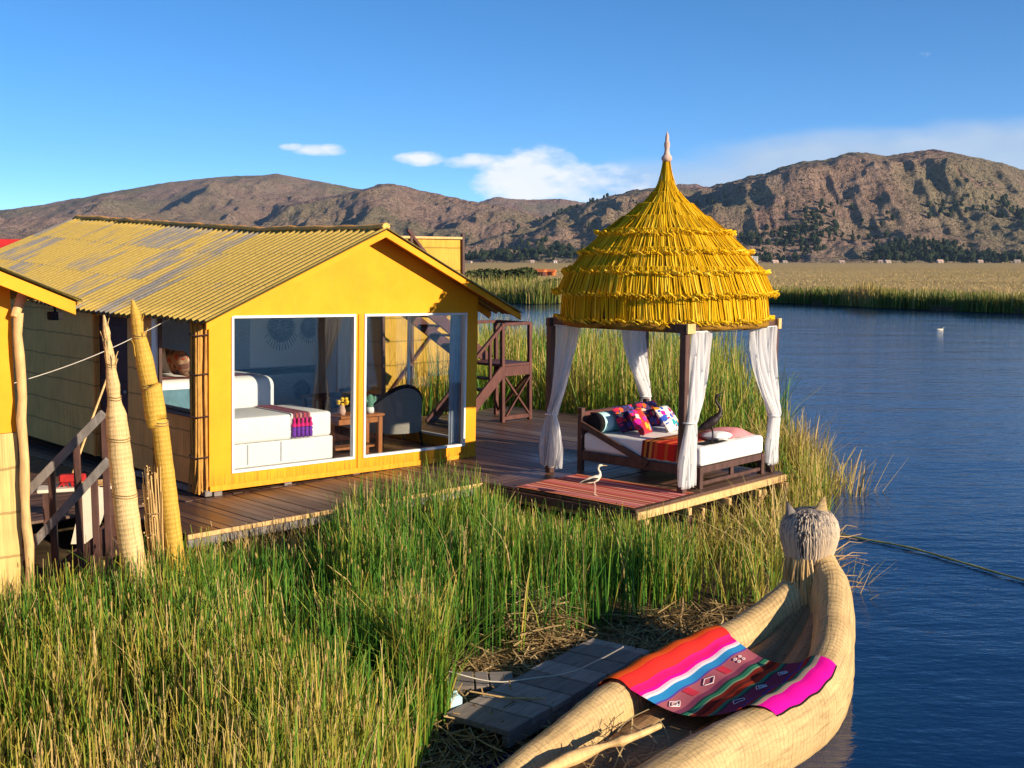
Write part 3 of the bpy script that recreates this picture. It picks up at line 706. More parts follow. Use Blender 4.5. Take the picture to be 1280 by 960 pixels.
# ---- reeds -----------------------------------------------------------------
def in_poly(x, y, P): return sdist(x, y, P) > 0
def gen_reeds(name, pts, hfun, wid, tintfun, lean=.16, K=5, mat='reed_blade', label=None, droop=.35, heads=0.0, zfun=None, leaf=.0):
    x, y = pts; N = len(x)
    z = (zfun or gz)(x, y) - .05
    h = hfun(x, y) * RNG.uniform(.62, 1.12, N)
    a = RNG.uniform(0, 2 * pi, N); ln = np.abs(RNG.normal(0, lean, N)); dr = droop * RNG.uniform(0, 1, N) ** 3
    wind = np.stack([np.cos(a), np.sin(a)], 1)
    s = np.linspace(0, 1, K)
    out = ln[:, None] * s[None] + dr[:, None] * s[None] ** 3
    P = np.empty((N, K, 3)); P[..., 0] = x[:, None] + wind[:, :1] * out * h[:, None]; P[..., 1] = y[:, None] + wind[:, 1:] * out * h[:, None]
    P[..., 2] = z[:, None] + h[:, None] * (s[None] - .35 * dr[:, None] * s[None] ** 2 - .2 * (ln[:, None] * s[None]) ** 2)
    b = a + RNG.uniform(.6, 2.4, N)
    wd = np.stack([np.cos(b), np.sin(b), np.zeros(N)], 1)
    w = wid * (RNG.uniform(.65, 1.35, N) * np.where(RNG.uniform(0, 1, N) < .15, 1.5, 1))[:, None] * (1 - .72 * s[None] ** 2)
    t0 = tintfun(x, y) + RNG.normal(0, .13, N)
    dry = RNG.uniform(0, 1, N) < .10; t0 = np.where(dry, RNG.uniform(.8, 1, N), t0)
    T = np.clip(t0[:, None] + (s[None] - .55) * .16 + (RNG.uniform(0, 1, N)[:, None] > .6) * .22 * s[None] ** 4, 0, 1)
    V, F, TT = ribbons(P, wd, w, T)
    if heads:
        q = np.where(RNG.uniform(0, 1, N) < heads)[0]; top = P[q, -1]; M = len(q)
        for dx in (0, pi / 2):
            hp = np.stack([top + [0, 0, -.025], top, top + [0, 0, .03]], 1)
            ww = np.tile(np.array([[.005, .021, .006]]), (M, 1)); d = np.tile(np.array([[math.cos(dx), math.sin(dx), 0]]), (M, 1))
            v2, f2, t2 = ribbons(hp, d, ww, np.full((M, 3), .93)); F = np.concatenate([F, f2 + len(V)]); V = np.concatenate([V, v2]); TT = np.concatenate([TT, t2])
    o = np_mesh(name, V, F, mat, TT); return _tag(o, label, 'reeds', kind='stuff')
def scatter(n, box, poly=None, excl=(), clump=0, seed=1, cs=1.6):
    x = RNG.uniform(box[0], box[1], n); y = RNG.uniform(box[2], box[3], n)
    ok = np.ones(n, bool)
    if poly is not None: ok &= in_poly(x, y, poly)
    for e in excl: ok &= ~in_poly(x, y, e)
    if clump:
        nn = fbm(x * cs, y * cs, 3, seed); ok &= RNG.uniform(0, 1, n) < np.clip((nn - .5) * clump + .6, 0.03, 1)
    return x[ok], y[ok]
def w2(M, pts): return [tuple((M @ Vector((x, y, 0))).xy) for x, y in pts]
DECK_AREA = w2(HF, [(-1.25, -1.72), (3.2, -1.95), (3.2, -1.0), (9.6, -1.0), (9.6, 4.4), (5, 4.4), (5, 11), (-2.6, 11), (-2.6, -.3), (-1.25, -.3)])
PLAT = w2(GM, [(-1.25, -.35), (2.5, -.35), (2.5, 2.6), (-1.25, 2.6)])
BOATA = [(-.9, 5.6), (-.35, 7.3), (.25, 8.3), (.9, 9.2), (1.7, 10.25), (2.6, 11.0), (3.2, 11.2), (3.3, 8.5), (1.0, 5)]
DOCKA = [(-1.0, 7.2), (-.75, 8.35), (-.75, 9.3), (-.65, 10.3), (-.2, 10.7), (.7, 11.3), (1.4, 11.9), (2.4, 12.0), (2.75, 11.3), (1.5, 9.9), (.2, 7.6)]
LEFTA = [(-6.5, 9.4), (-4.3, 9.9), (-3.75, 11.0), (-3.6, 13.0), (-6.5, 14.5)]
front = [(-8, 4.6), (-1.3, 4.6), (-.75, 6.8), (-.6, 8.6), (-.7, 10.4), (-.9, 12), (-2.2, 12.9), (-4.0, 13.6), (-8, 15)]
def lowleft(x, y): return 1 - .55 * np.clip((-.135 - x / y) / .05, 0, 1) * np.clip((y - 10.9) / 1.0, 0, 1)
def green_front(x, y): return .15 + .36 * fbm(x * .9, y * .9, 3, 4) + .34 * np.clip((9.4 - y) / 3, 0, 1)
gen_reeds('reed_bed', scatter(60000, (-6.5, -.4, 4.9, 14), front, (DECK_AREA, LEFTA), 2.4, 3), lambda x, y: lowleft(x, y) * (.72 + .32 * fbm(x * .7, y * .7, 3, 8)), .0125, green_front, .12, label='tall green and yellow totora reeds filling the left foreground', heads=.03)
mid = [(-1.1, 10.3), (-.5, 10.45), (0, 10.7), (.7, 11.2), (1.4, 11.75), (1.9, 12.1), (2.1, 13.4), (1.2, 14.4), (0.2, 15.9), (-.6, 16.2), (-2.6, 14.4), (-3.9, 13.2), (-2.2, 11.6)]
gen_reeds('reed_bed', scatter(24000, (-4, 2.2, 10.4, 16.3), mid, (DECK_AREA,), 2.2, 9, 2.0), lambda x, y: lowleft(x, y) * (1.14 - .58 * np.clip((x + .5) / .7, 0, 1) * np.clip((y - 11.9) / 1.0, 0, 1) - .12 * np.clip((12.2 - y) / 2, 0, 1) - .30 * np.clip((-1.0 - x) / 1.2, 0, 1) * np.clip((y - 12) / 1, 0, 1) - .30 * np.exp(-(((x - .2) / .28) ** 2 + ((y - 11.2) / .3) ** 2))) * np.where(y > 14.3, .55, 1.0), .0125, lambda x, y: .20 + .30 * fbm(x * 1.2, y * 1.2, 3, 2), .13, label='dense dark green reeds in front of the timber deck and canopy', heads=.02)
rightp = [(1.5, 12.0), (2.1, 11.9), (2.6, 11.7), (3.2, 12.7), (3.8, 14.3), (4.6, 16.5), (5.1, 18.6), (5.3, 21), (5.0, 23), (4.2, 20), (3.8, 17), (2.3, 14.5), (1.4, 13.6)]
gen_reeds('reed_bed', scatter(21000, (1.2, 5.4, 11, 23), rightp, (BOATA,), 2.0, 5), lambda x, y: (.66 + .25 * fbm(x, y, 3, 6) + .12 * np.clip((x - 3.4), 0, 1)) * (1 - .42 * np.clip((y - 12.5) / .8, 0, 1) * np.clip((4.3 - x) / .5, 0, 1)), .0125, lambda x, y: .46 + .36 * fbm(x * .9, y * .9, 3, 12), .20, label='sunlit yellowing reeds on the shore below the canopy platform', droop=.6)
back = [(.6, 22.6), (2.4, 19.6), (3.5, 18.7), (4.9, 20), (5.1, 24), (5.5, 27), (6.0, 31), (5.8, 36), (-3.5, 38), (-3.5, 25), (-.3, 24.0)]
gen_reeds('reed_bed', scatter(30000, (-3.6, 6.1, 18.5, 38), back, (PLAT, DECK_AREA), 1.6, 15, 1.1), lambda x, y: 1.55 + .5 * fbm(x * .6, y * .6, 3, 16) - .5 * np.clip((21.5 - y) / 2, 0, 1), .020, lambda x, y: .34 + .36 * fbm(x * .8, y * .8, 3, 18), .13, label='tall reed bed growing behind the canopy and staircase', droop=.5)
def clump(cx, cy, n, r, h, label, tf, lean=.3, wid=.012):
    a = RNG.uniform(0, 2 * pi, n); q = r * np.sqrt(RNG.uniform(0, 1, n))
    gen_reeds('reed_bed', (cx + q * np.cos(a), cy + q * np.sin(a)), lambda x, y: np.full(len(x), h), wid, tf, lean, label=label, droop=.8)
clump(-.72, 9.1, 420, .22, 1.15, 'leaning clump of thin reeds beside the grey planks', lambda x, y: .5 + 0 * x, .10)
clump(3.5, 13.6, 260, .6, .9, 'pale arching reed stems hanging over the water', lambda x, y: .88 + 0 * x, .55)
clump(5.0, 19.2, 500, .9, 1.15, 'pale dry reeds at the water edge beside the canopy', lambda x, y: .86 + 0 * x, .35, .016)
q_ = scatter(2600, (-4.2, -1.6, 11.9, 13.6), [(-3.55, 12.75), (-2.0, 14.25), (-1.85, 13.7), (-2.7, 12.6), (-3.4, 12.1)], (), 1.2, 41, 2.0)
gen_reeds('reed_bed', q_, lambda x, y: np.full(len(x), .52), .013, lambda x, y: .88 + 0 * x, .32, label='dry tan reeds crowded under the front edge of the deck', droop=.8)
# dry litter on the bank
def litter(name, n, poly, box, label, lift=.05, ln=(.15, .55), w=.011, zf=gz, tlo=0, thi=1, excl=()):
    x, y = scatter(n, box, poly, excl); N = len(x); a = RNG.uniform(0, 2 * pi, N); L = RNG.uniform(*ln, N); K = 4
    s = np.linspace(-.5, .5, K); b = RNG.normal(0, .35, N)
    P = np.empty((N, K, 3)); P[..., 0] = x[:, None] + np.cos(a[:, None] + b[:, None] * s) * L[:, None] * s; P[..., 1] = y[:, None] + np.sin(a[:, None] + b[:, None] * s) * L[:, None] * s
    P[..., 2] = zf(x, y)[:, None] + lift * RNG.uniform(0, 1, N)[:, None] + s[None] * RNG.normal(0, .09, N)[:, None] + .012
    wd = np.stack([-np.sin(a), np.cos(a), RNG.normal(0, .5, N)], 1); wd /= np.linalg.norm(wd, axis=1, keepdims=True)
    V, F, T = ribbons(P, wd, np.full((N, K), w) * RNG.uniform(.6, 1.4, N)[:, None], np.repeat(RNG.uniform(tlo, thi, N)[:, None], K, 1))
    return _tag(np_mesh(name, V, F, 'straw', T), label, 'straw', kind='stuff')
litter('straw_litter', 9000, DOCKA, (-1.1, 2.8, 7, 11.9), 'dry broken reed stalks matted on the bank behind the boat', .10, excl=(BOATA,))
litter('straw_litter', 1700, [(-.1, 10.9), (.3, 10.8), (.6, 11.2), (.5, 11.7), (0, 11.6)], (-.9, .9, 10.4, 12.0), 'pale heap of cut dry reeds lying in front of green reeds', .22, (.3, .8), .013, tlo=.5)
# far reeds along the opposite bank
def far_reeds():
    def edge(n, seg, depth, hh, wid, tint, name, label, clump_=0):
        P = np.array(seg, float); L = np.hypot(*(P[1:] - P[:-1]).T); c = np.concatenate([[0], np.cumsum(L)]); u = RNG.uniform(0, c[-1], n)
        i = np.clip(np.searchsorted(c, u) - 1, 0, len(L) - 1); f = (u - c[i]) / L[i]; p = P[i] + (P[i + 1] - P[i]) * f[:, None]
        e = (P[i + 1] - P[i]) / L[i][:, None]; nr = np.stack([-e[:, 1], e[:, 0]], 1); nr[nr[:, 1] < 0] *= -1
        wob = (fbm(u * .35, u * 0 + 3, 3, 6) - .5) * 2.4
        d = depth * RNG.uniform(0, 1, n) ** 1.5 + wob; p = p + nr * d[:, None]
        if clump_:
            ok = RNG.uniform(0, 1, n) < np.clip((fbm(p[:, 0] * .12, p[:, 1] * .12, 3, 5) - .5) * clump_ + .55, .05, 1); p = p[ok]
        gen_reeds(name, (p[:, 0], p[:, 1]), hh, wid, tint, .1, 4, 'reed_far', label, .3, zfun=lambda x, y: np.full(len(x), .1))
    seg = [(75, 56), (48, 71), (36.5, 83), (30, 93), (25, 103.5), (15, 108.5)]
    edge(26000, seg, 5.0, lambda x, y: 1.15 + .5 * fbm(x * .25, y * .25, 3, 5) + .5 * np.exp(-((x / y - .305) / .012) ** 2), .055, lambda x, y: .22 + .30 * fbm(x * .3, y * .3, 3, 8) + .35 * np.exp(-((x / y - .30) / .018) ** 2), 'far_reeds', 'band of green reeds along the opposite shore')
    edge(17000, [(15, 108.5), (6, 106.5), (2, 101.5), (-1, 106.5), (-6, 119.5), (-30, 133)], 22.0, lambda x, y: 1.5 + .9 * fbm(x * .3, y * .3, 3, 9), .07, lambda x, y: .22 + .40 * fbm(x * .15, y * .15, 3, 8) + .2 * np.clip((y - 118) / 20, 0, 1), 'far_reeds', 'clumpy reed bed across the channel beside the dome roof', 2.0)
    n = 26000; r = 90 + 420 * RNG.uniform(0, 1, n) ** 1.6; a = RNG.uniform(-.12, .50, n); x, y = a * r, r
    ok = sdist(x, y, BANK) > 4; x, y = x[ok], y[ok]
    gen_reeds('marsh_tufts', (x, y), lambda x, y: .22 + .25 * fbm(x * .05, y * .1, 3, 9), .10, lambda x, y: .82 + .16 * fbm(x * .03, y * .06, 3, 8), .25, 3, 'reed_far', 'golden dry grass tufts on the marsh plain', .3, zfun=lambda x, y: np.full(len(x), .33))
far_reeds()

def haze():
    t = NT('haze_air'); t.n.remove(t.b); v = t.N('ShaderNodeVolumePrincipled')
    v.inputs['Color'].default_value = (.50, .72, 1, 1); v.inputs['Density'].default_value = 4.0e-5; v.inputs['Anisotropy'].default_value = .25
    t.L(v.outputs[0], t.out.inputs['Volume']); MAT['haze_air'] = t.m
    m = MB(); m.box((-6200, -310, -6), (6200, 7100, 720)); _tag(m.build('haze', 'haze_air'), kind='stuff')
haze()

# ------------------------------------------------------------------ yellow bungalow
W, DEP, UR, ZR, SL = 4.63, 9.8, 2.57, 3.46, .451
def rise(v): return .045 * max(v - 3, 0)
def zroof(u, v): return ZR - SL * abs(u - UR) + rise(v)
def roof_sheet(parent, u0, u1, v0, v1, zf, pitch=.165, amp=.026, name='roof_sheet', jag=.03):
    m = MB(); nv = int((v1 - v0) / pitch * 8); nu = 10; L = abs(u1 - u0) * math.hypot(1, SL)
    js = [random.uniform(-jag, jag) for _ in range(60)]
    vs = []; uv = []
    for top in (0, 1):
        for j in range(nv + 1):
            v = v0 + (v1 - v0) * j / nv; w = math.sin(2 * pi * (v - v0) / pitch) * amp
            e = js[int((v - v0) / .9) % 60]
            for i in range(nu + 1):
                s = i / nu; u = u0 + (u1 + e * math.copysign(1, u1 - u0) - u0) * s
                vs.append((u, v, zf(u, v) + w - (.014 if top else 0))); uv.append((v - v0, s * L))
    n1 = (nu + 1) * (nv + 1); fs = []
    for k in (0, n1):
        fs += [(k + j * (nu + 1) + i, k + j * (nu + 1) + i + 1, k + (j + 1) * (nu + 1) + i + 1, k + (j + 1) * (nu + 1) + i) for j in range(nv) for i in range(nu)]
    def ring(idx): return [(idx[q], idx[q + 1], idx[q + 1] + n1, idx[q] + n1) for q in range(len(idx) - 1)]
    fs += ring([i for i in range(nu + 1)]) + ring([nv * (nu + 1) + i for i in range(nu + 1)])
    fs += ring([j * (nu + 1) for j in range(nv + 1)]) + ring([j * (nu + 1) + nu for j in range(nv + 1)])
    m.add(vs, fs, uv, True); return m.build(name, 'roof_sheet', parent)
def prism(m, poly, v0, v1, tint=None):
    """polygon in the u-z plane pushed from v0 to v1"""
    n = len(poly); m.add([(u, v0, z) for u, z in poly] + [(u, v1, z) for u, z in poly],
        [tuple(range(n)), tuple(range(2 * n - 1, n - 1, -1))] + [(i, i + n, (i + 1) % n + n, (i + 1) % n) for i in range(n)],
        [(u, z) for u, z in poly] * 2, tint=tint); return m
def wall_u(m, u0, u1, rects):
    for (v0, v1, z0, z1) in rects: m.box((u0, v0, z0), (u1, v1, z1))
    return m
def window(parent, lo, hi, t, axis, mat='white_frame', bars=(), name='window_frame', depth=.05, glazed=True):
    """frame of four members between lo and hi corners (a, z) in a wall plane; pane as sub-part. axis 'u': wall runs along u at v=t"""
    (a0, z0), (a1, z1) = lo, hi; w = .035; m = MB()
    def bx(a, b, c, d): 
        if axis == 'u': m.box((a, t - depth, c), (b, t + .03, d), bev=.004)
        else: m.box((t - depth, a, c), (t + .03, b, d), bev=.004)
    bx(a0, a1, z0, z0 + w); bx(a0, a1, z1 - w, z1); bx(a0, a0 + w, z0 + w, z1 - w); bx(a1 - w, a1, z0 + w, z1 - w)
    for b in bars: bx(b - w / 2, b + w / 2, z0 + w, z1 - w)
    f = m.build(name, mat, parent); p = MB(); g = w * .8
    if not glazed: return f
    if axis == 'u': p.box((a0 + g, t - .012, z0 + g), (a1 - g, t - .006, z1 - g))
    else: p.box((t - .012, a0 + g, z0 + g), (t - .006, a1 - g, z1 - g))
    p.build('pane', 'window_glass', f); return f

mottled('soffit_brown', (.30, .115, .018), .3, 6, .7, .2, .3, 16, (3, 3, .8))
mottled('reed_corner', (.52, .27, .06), .45, 14, .75, .2, .4, 30, (3, 3, .5))
def bungalow():
    h = thing('bungalow', 'yellow gabled bungalow with two tall glass panes and faded corrugated roof', 'house', M=HM)
    m = MB(); T0, T1 = 0.0, .09
    for (a, b, c, d) in [(0, .32, 0, 2.25), (4.40, W, 0, 2.25), (2.30, 2.45, .18, 2.25), (.32, 4.40, 0, .18)]: m.box((a, T0, c), (b, T1, d))
    prism(m, [(0, 2.25), (W, 2.25), (W, zroof(W, 0) - .03), (UR, ZR - .03), (0, zroof(0, 0) - .03)], T0, T1)
    m.build('front_wall', 'yellow_paint', h)
    m = MB()   # thin cover strips standing on the paint
    m.box((2.345, -.018, .02), (2.405, -.002, 2.25), bev=.004); m.box((.0, -.02, -.03), (W, -.003, .045), bev=.004)
    m.each('cover_strip', 'yellow_paint_wood', h)
    window(h, (.32, .18), (2.30, 2.25), .03, 'u'); window(h, (2.45, .18), (4.40, 2.25), .03, 'u')
    # left side wall: reed matting with a window, a closed door
    m = MB(); wall_u(m, 0, .08, [(.09, .36, 0, 2.26), (.36, 1.43, 0, .93), (.36, 1.43, 2.20, 2.27), (1.56, 2.30, 0, 2.26), (3.32, DEP, 0, 2.3), (2.30, 3.32, 2.12, 2.27)])
    m.build('reed_wall', 'reed_matting', h)
    m = MB()
    m.tube([(-.015, 3.36, 0), (-.015, 3.36, 2.27)], .03, 8)
    m.each('wall_batten', 'reed_matting', h)
    window(h, (.36, .95), (1.43, 2.20), .04, 'v', depth=.02, mat='dark_wood', glazed=False)
    m = MB(); m.box((-.012, 1.432, .60), (.085, 1.555, 2.255), bev=.01); m.build('window_jamb', 'white_frame', h)
    m = MB(); m.box((-.05, .32, .90), (.06, 1.46, .945), bev=.008); m.build('window_sill', 'dark_wood', h)
    m = MB(); m.box((.045, 2.31, .02), (.085, 3.31, 2.11), bev=.004)
    for z in (.25, 1.1, 1.9): m.box((.03, 2.34, z), (.044, 3.28, z + .1), bev=.004)
    d = m.build('door', 'maroon', h)
    m = MB(); m.ball((.02, 2.42, 1.05), .028, 8, 6); m.build('door_knob', 'steel', d)
    # rough corner bundle of reeds lashed to the corner
    m = MB()
    m.tube([(-.03, .17, -.05), (-.03, .17, 2.2)], .085, 9)
    for k in range(70):
        a = random.uniform(0, 2 * pi); r = random.uniform(.075, .112); x0, y0 = -.03 + r * math.cos(a), .17 + r * 1.25 * math.sin(a)
        m.tube([(x0 + random.uniform(-.03, .03), y0 + random.uniform(-.05, .05), -.06), (x0, y0, .5), (x0 + random.uniform(-.015, .015), y0 + random.uniform(-.015, .015), 1.4), (x0, y0, 2.2)], (.008, .016, .016, .011), 5, wob=.2)
    b = m.build('corner_bundle', 'reed_corner', h)
    m = MB()
    for z in (.42, .95, 1.5, 2.0): m.tube([(-.03 + .135 * math.cos(a), .17 + .165 * math.sin(a), z + .01 * math.sin(3 * a)) for a in np.linspace(0, 2 * pi, 20)], .011, 5, cap=False)
    m.each('lashing', 'dark_wood', b)
    # right side: a big side window
    m = MB(); wall_u(m, W - .08, W, [(.09, .45, 0, 2.47), (.45, 2.85, 0, .22), (.45, 2.85, 2.26, 2.48), (2.85, DEP, 0, 2.5)]); m.build('side_wall', 'yellow_paint_wood', h)
    window(h, (.45, .22), (2.85, 2.26), W - .04, 'v', bars=(1.65,), depth=.02)
    m = MB()
    prism(m, [(.08, 0), (W - .08, 0), (W - .08, 2.6), (UR, ZR + .1), (.08, 2.45)], DEP - .08, DEP); m.build('rear_wall', 'reed_matting', h)
    m = MB(); m.box((.081, .091, -.02), (W - .081, DEP - .081, .07)); m.build('floor', 'interior_floor', h)
    m = MB(); m.box((.082, 4.30, .071), (W - .082, 4.36, 2.5)); m = MB(); prism(m, [(.082, .071), (W - .082, .071), (W - .082, 2.5), (UR, ZR - .08), (.082, 2.28)], 4.30, 4.36); m.build('partition', 'grey_wall', h)
    m = MB(); m.box((.083, 4.27, .98), (W - .083, 4.297, 1.10), bev=.006); m.box((3.12, 4.275, .1), (3.19, 4.297, .97)); m.each('wall_rail', 'dark_wall', h)
    m = MB(); m.box((3.19, 4.28, 1.12), (W - .09, 4.297, 2.45)); m.build('wall_panel', 'panel_cloth', h)
    # roof
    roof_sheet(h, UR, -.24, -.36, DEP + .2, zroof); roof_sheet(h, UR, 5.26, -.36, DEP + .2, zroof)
    m = MB(); m.tube([(UR + random.uniform(-.012, .012), v, ZR + rise(v) + .012 + random.uniform(-.012, .014)) for v in np.arange(-.34, DEP + .2, .17)], (.045), 8, sx=1.6, wob=.2)
    m.build('ridge_cap', 'reed_matting', h)
    for s, ue in ((-1, -.22), (1, 5.24)):
        m = MB(); q = [(UR + s * .0, ZR - .025), (ue, zroof(ue, 0) - .025), (ue, zroof(ue, 0) - .11), (UR, ZR - .12)]
        if s > 0: q = q[::-1]
        prism(m, q, -.335, -.30); m.build('barge_board', 'yellow_paint', h)
    m = MB()   # boarded soffit of the right overhang, rafters
    n = 7
    prism(m, [(UR, ZR - .03), (UR, ZR - .045), (5.22, zroof(5.22, 0) - .045), (5.22, zroof(5.22, 0) - .03)][::-1], -.299, -.002)
    m.build('soffit', 'soffit_brown', h)
    m = MB()
    for v in (.3, 1.5, 2.7, 3.9, 5.1, 6.3): m.beam((W + .002, v, zroof(W, v) - .10), (5.16, v, zroof(5.16, v) - .10), .06, .08)
    m.each('rafter_end', 'yellow_paint_wood', h)
    m = MB()
    for u in (.08, 1.15, 2.3, 3.4): m.box((u, .02, -.105 - .0 + u * .014), (u + .12, .30, -.001), bev=.006)
    m.beam((-.02, -.02, -.05), (-.02, 2.0, -.06), .10, .07); m.each('footing', 'grey_wood', h)
    return h
bungalow()

# ---- what stands inside, seen through the glass -----------------------------
def bed_inside(label, u0, u1, v0, v1, zb, zm, zt, round_=.05):
    t = thing('bed', label, 'bed', M=HM, group='white beds inside the bungalow')
    m = MB(); m.box((u0 + .02, v0 + .01, .16), (u1 + .03, v1, zb), bev=.012); b = m.build('bed_base', 'white_cloth', t)
    m = MB(); m.rbox((u0, v0, zm), (u1, v1, zt), round_); m.build('mattress', 'white_cloth', t)
    for (x, y) in ((u0 + .08, v0 + .08), (u1 - .08, v0 + .08), (u0 + .08, v1 - .08), (u1 - .08, v1 - .08)):
        m = MB(); m.tube([(x, y, .07), (x, y, .165)], .03, 8); m.build('leg', 'dark_wood', t)
    return t
b1 = bed_inside('low white bed with a tasselled runner right behind the glass', .12, 2.13, .32, 1.36, .49, .492, .85)
m = MB(); 
for (x0, x1) in ((.75, .77), (1.28, 1.30)): m.box((x0, .322, .2), (x1, .3285, .48))
m.each('seam', 'grey_cloth', b1)
bed_inside('taller white bed with rounded duvet in the middle of the room', .15, 2.17, 1.80, 3.3, .62, .621, 1.24, .16)
def runner():
    t = thing('bed_runner', 'dark red woven runner hanging over the low bed with bright tassels', 'runner', M=HM)
    m = MB()
    def fn(u, v):
        y = 1.34 - v * 1.19; z = .862
        if y < .312: z = .862 - (.312 - y); y = .309
        return (1.44 + .34 * u + .06 * (1 - v) * 0, y, z)
    m.grid(fn, 4, 24, uvfn=lambda u, v: (u, v)); m.build('runner_cloth', 'runner_stripes', t)
    for i in range(5):
        x = 1.475 + i * .068
        m = MB(); m.lathe([(.004, .0), (.016, -.01), (.02, -.04), (.012, -.05), (.033, -.10), (.03, -.125)], (x, .285, .80), 8); q = m.build('tassel', 'tassel_pink', t)
        m = MB(); m.lathe([(.012, -.126), (.034, -.15), (.02, -.19), (.03, -.20), (.026, -.275), (.0, -.275)], (x, .285, .80), 8); m.build('tassel_skirt', 'tassel_violet', q)
mottled('tassel_pink', (.72, .02, .20), .15, 20, .9, .1); mottled('tassel_violet', (.16, .04, .38), .2, 20, .9, .1)
runner()
t = thing('bed_runner', 'reddish striped runner lying lengthwise on the taller white bed', 'runner', M=HM)
m = MB(); m.grid(lambda u, v: (.25 + 1.7 * u, 1.95 + .3 * v, 1.247 + .004 * math.sin(9 * u)), 12, 3, uvfn=lambda u, v: (v, u)); m.build('runner_cloth', 'runner_stripes', t)
def soft(name, label, cat, mat, c, size, M0, group=None, base=HM, rot=None):
    t = thing(name, label, cat, M=base, group=group); m = MB(); m.slab(c, size, M=rot); m.build('cover', mat, t); return t
RT = lambda yaw, tilt: (Euler((tilt, 0, yaw)).to_matrix())
soft('pillow', 'plump white pillow seen through the small side window', 'pillow', 'white_cloth', (.78, 2.76, 1.46), (.56, .42, .24), None, rot=RT(pi / 2, R(72)))
soft('pillow', 'tan patterned cushion seen through the small side window', 'cushion', 'floral_tan', (.72, 2.16, 1.46), (.58, .42, .2), None, rot=RT(pi / 2, R(72)))
t = thing('blanket', 'blue blanket edge on the bed behind the side window', 'blanket', M=HM)
m = MB(); m.grid(lambda u, v: (.16 + .86 * u, 1.775 - .012 * math.sin(u * 40) * v, 1.12 - .34 * v), 30, 4); m.build('blanket_cloth', 'blue_blanket', t)

def rosette(name, label, u, z, r, fr, mat='rosette'):
    t = thing(name, label, 'wall hanging', M=HM, group='woven hangings on the partition'); m = MB(); y = 4.262
    m.lathe([(0, .012), (r * .25, .012), (r * .3, .004), (r * .55, .014), (r * .6, .006), (r * .92, .012), (r, .0)], (0, 0, 0), 26, True)
    m.v = [(u + p[0], y - p[2], z + p[1]) for p in m.v]; m.build('woven_disc', mat, t)
    if fr:
        m = MB()
        for i in range(34):
            a = 2 * pi * i / 34; L = r * random.uniform(.1, .2) + (r * .45 if math.sin(a) < -.3 else 0)
            x, zz = u + math.cos(a) * r, z + math.sin(a) * r; m.beam((x, y, zz), (x + math.cos(a) * L * .6, y - .004, zz + math.sin(a) * L * .5 - L * .4), .012, .006)
        m.build('fringe', mat, t)['kind'] = 'stuff'
rosette('wall_hanging', 'round dark woven hanging with fringe on pale panel', 3.80, 1.82, .27, True)
rosette('wall_hanging', 'narrower dark woven hanging beside the sheer curtain', 4.40, 1.80, .19, True)
rosette('wall_hanging', 'small purple disc low on the partition under the panel', 4.24, .68, .18, False)

def hang_curtain(name, label, mat, f0, f1, z0, z1, M, folds=7, amp=.035, w1=1.0, cat='curtain', group=None):
    """straight hanging curtain from f0 to f1 (plan points)"""
    t = thing(name, label, cat, M=M, group=group); d = Vector(f1) - Vector(f0); n = Vector((-d.y, d.x)).normalized(); m = MB()
    def fn(u, v):
        s = u * (w1 * v + 1 - v) ; p = Vector(f0) + d * s; a = amp * (.5 + .5 * v) * math.sin(2 * pi * folds * u + 1.2 * math.sin(3 * u)) + .01 * math.sin(17 * u + 3 * v)
        return (p.x + n.x * a, p.y + n.y * a, z1 + (z0 - z1) * v)
    m.grid(fn, folds * 8, 14); m.build('cloth', mat, t)
    m = MB(); m.tube([(f0[0], f0[1], z1 + .02), (f1[0], f1[1], z1 + .02)], .012, 8); m.build('rail', 'steel', t); return t
hang_curtain('curtain', 'grey blue curtain gathered at the far edge of the second pane', 'grey_cloth', (4.25, .2), (4.46, .2), .10, 2.26, HM, 4, .03)
hang_curtain('curtain', 'white sheer curtain hanging before the partition', 'sheer_cloth', (4.46, 4.18), (4.44, 3.45), .12, 2.36, HM, 8, .04, .9)
hang_curtain('curtain', 'bluish white drape beside the big side window', 'white_cloth', (4.40, 3.4), (4.42, 2.95), .12, 2.30, HM, 5, .03)

def side_table():
    t = thing('side_table', 'small orange wood side table behind the mullion', 'table', M=HM)
    m = MB(); m.box((2.2, .45, .69), (3.19, .9, .73), bev=.008); m.build('table_top', 'orange_wood', t)
    m = MB(); m.box((2.26, .49, .60), (3.13, .515, .689)); m.box((2.26, .83, .60), (3.13, .855, .689)); m.box((2.26, .55, .22), (3.13, .80, .25)); m.each('apron', 'orange_wood', t)
    for x, y in ((2.22, .47), (3.09, .47), (2.22, .80), (3.09, .80)):
        m = MB(); m.box((x, y, .07), (x + .075, y + .075, .689), bev=.006); m.build('leg', 'orange_wood', t)
side_table()
t = thing('flower_vase', 'bunch of yellow flowers in a small pot on side table', 'vase', (2.52, .62, .731), M=HM)
m = MB(); m.lathe([(0, 0), (.045, 0), (.06, .06), (.04, .12), (.045, .14), (.035, .14)], n=14); m.build('pot', 'clay', t)
m = MB()
for i in range(12): m.ball((random.uniform(-.07, .07), random.uniform(-.06, .06), .18 + random.uniform(-.03, .07)), (.03, .03, .025), 7, 5)
m.build('flowers', 'yellow_flower', t)
t = thing('cactus_ornament', 'small green cactus ornament with white foot on side table', 'ornament', (3.02, .6, .731), M=HM)
m = MB(); m.lathe([(0, 0), (.06, 0), (.065, .05), (.055, .09), (.0, .09)], n=14); m.build('pot', 'white_frame', t)
m = MB(); m.tube([(0, 0, .08), (0, 0, .17), (0, 0, .25), (0, 0, .28)], (.045, .06, .05, .02), 10)
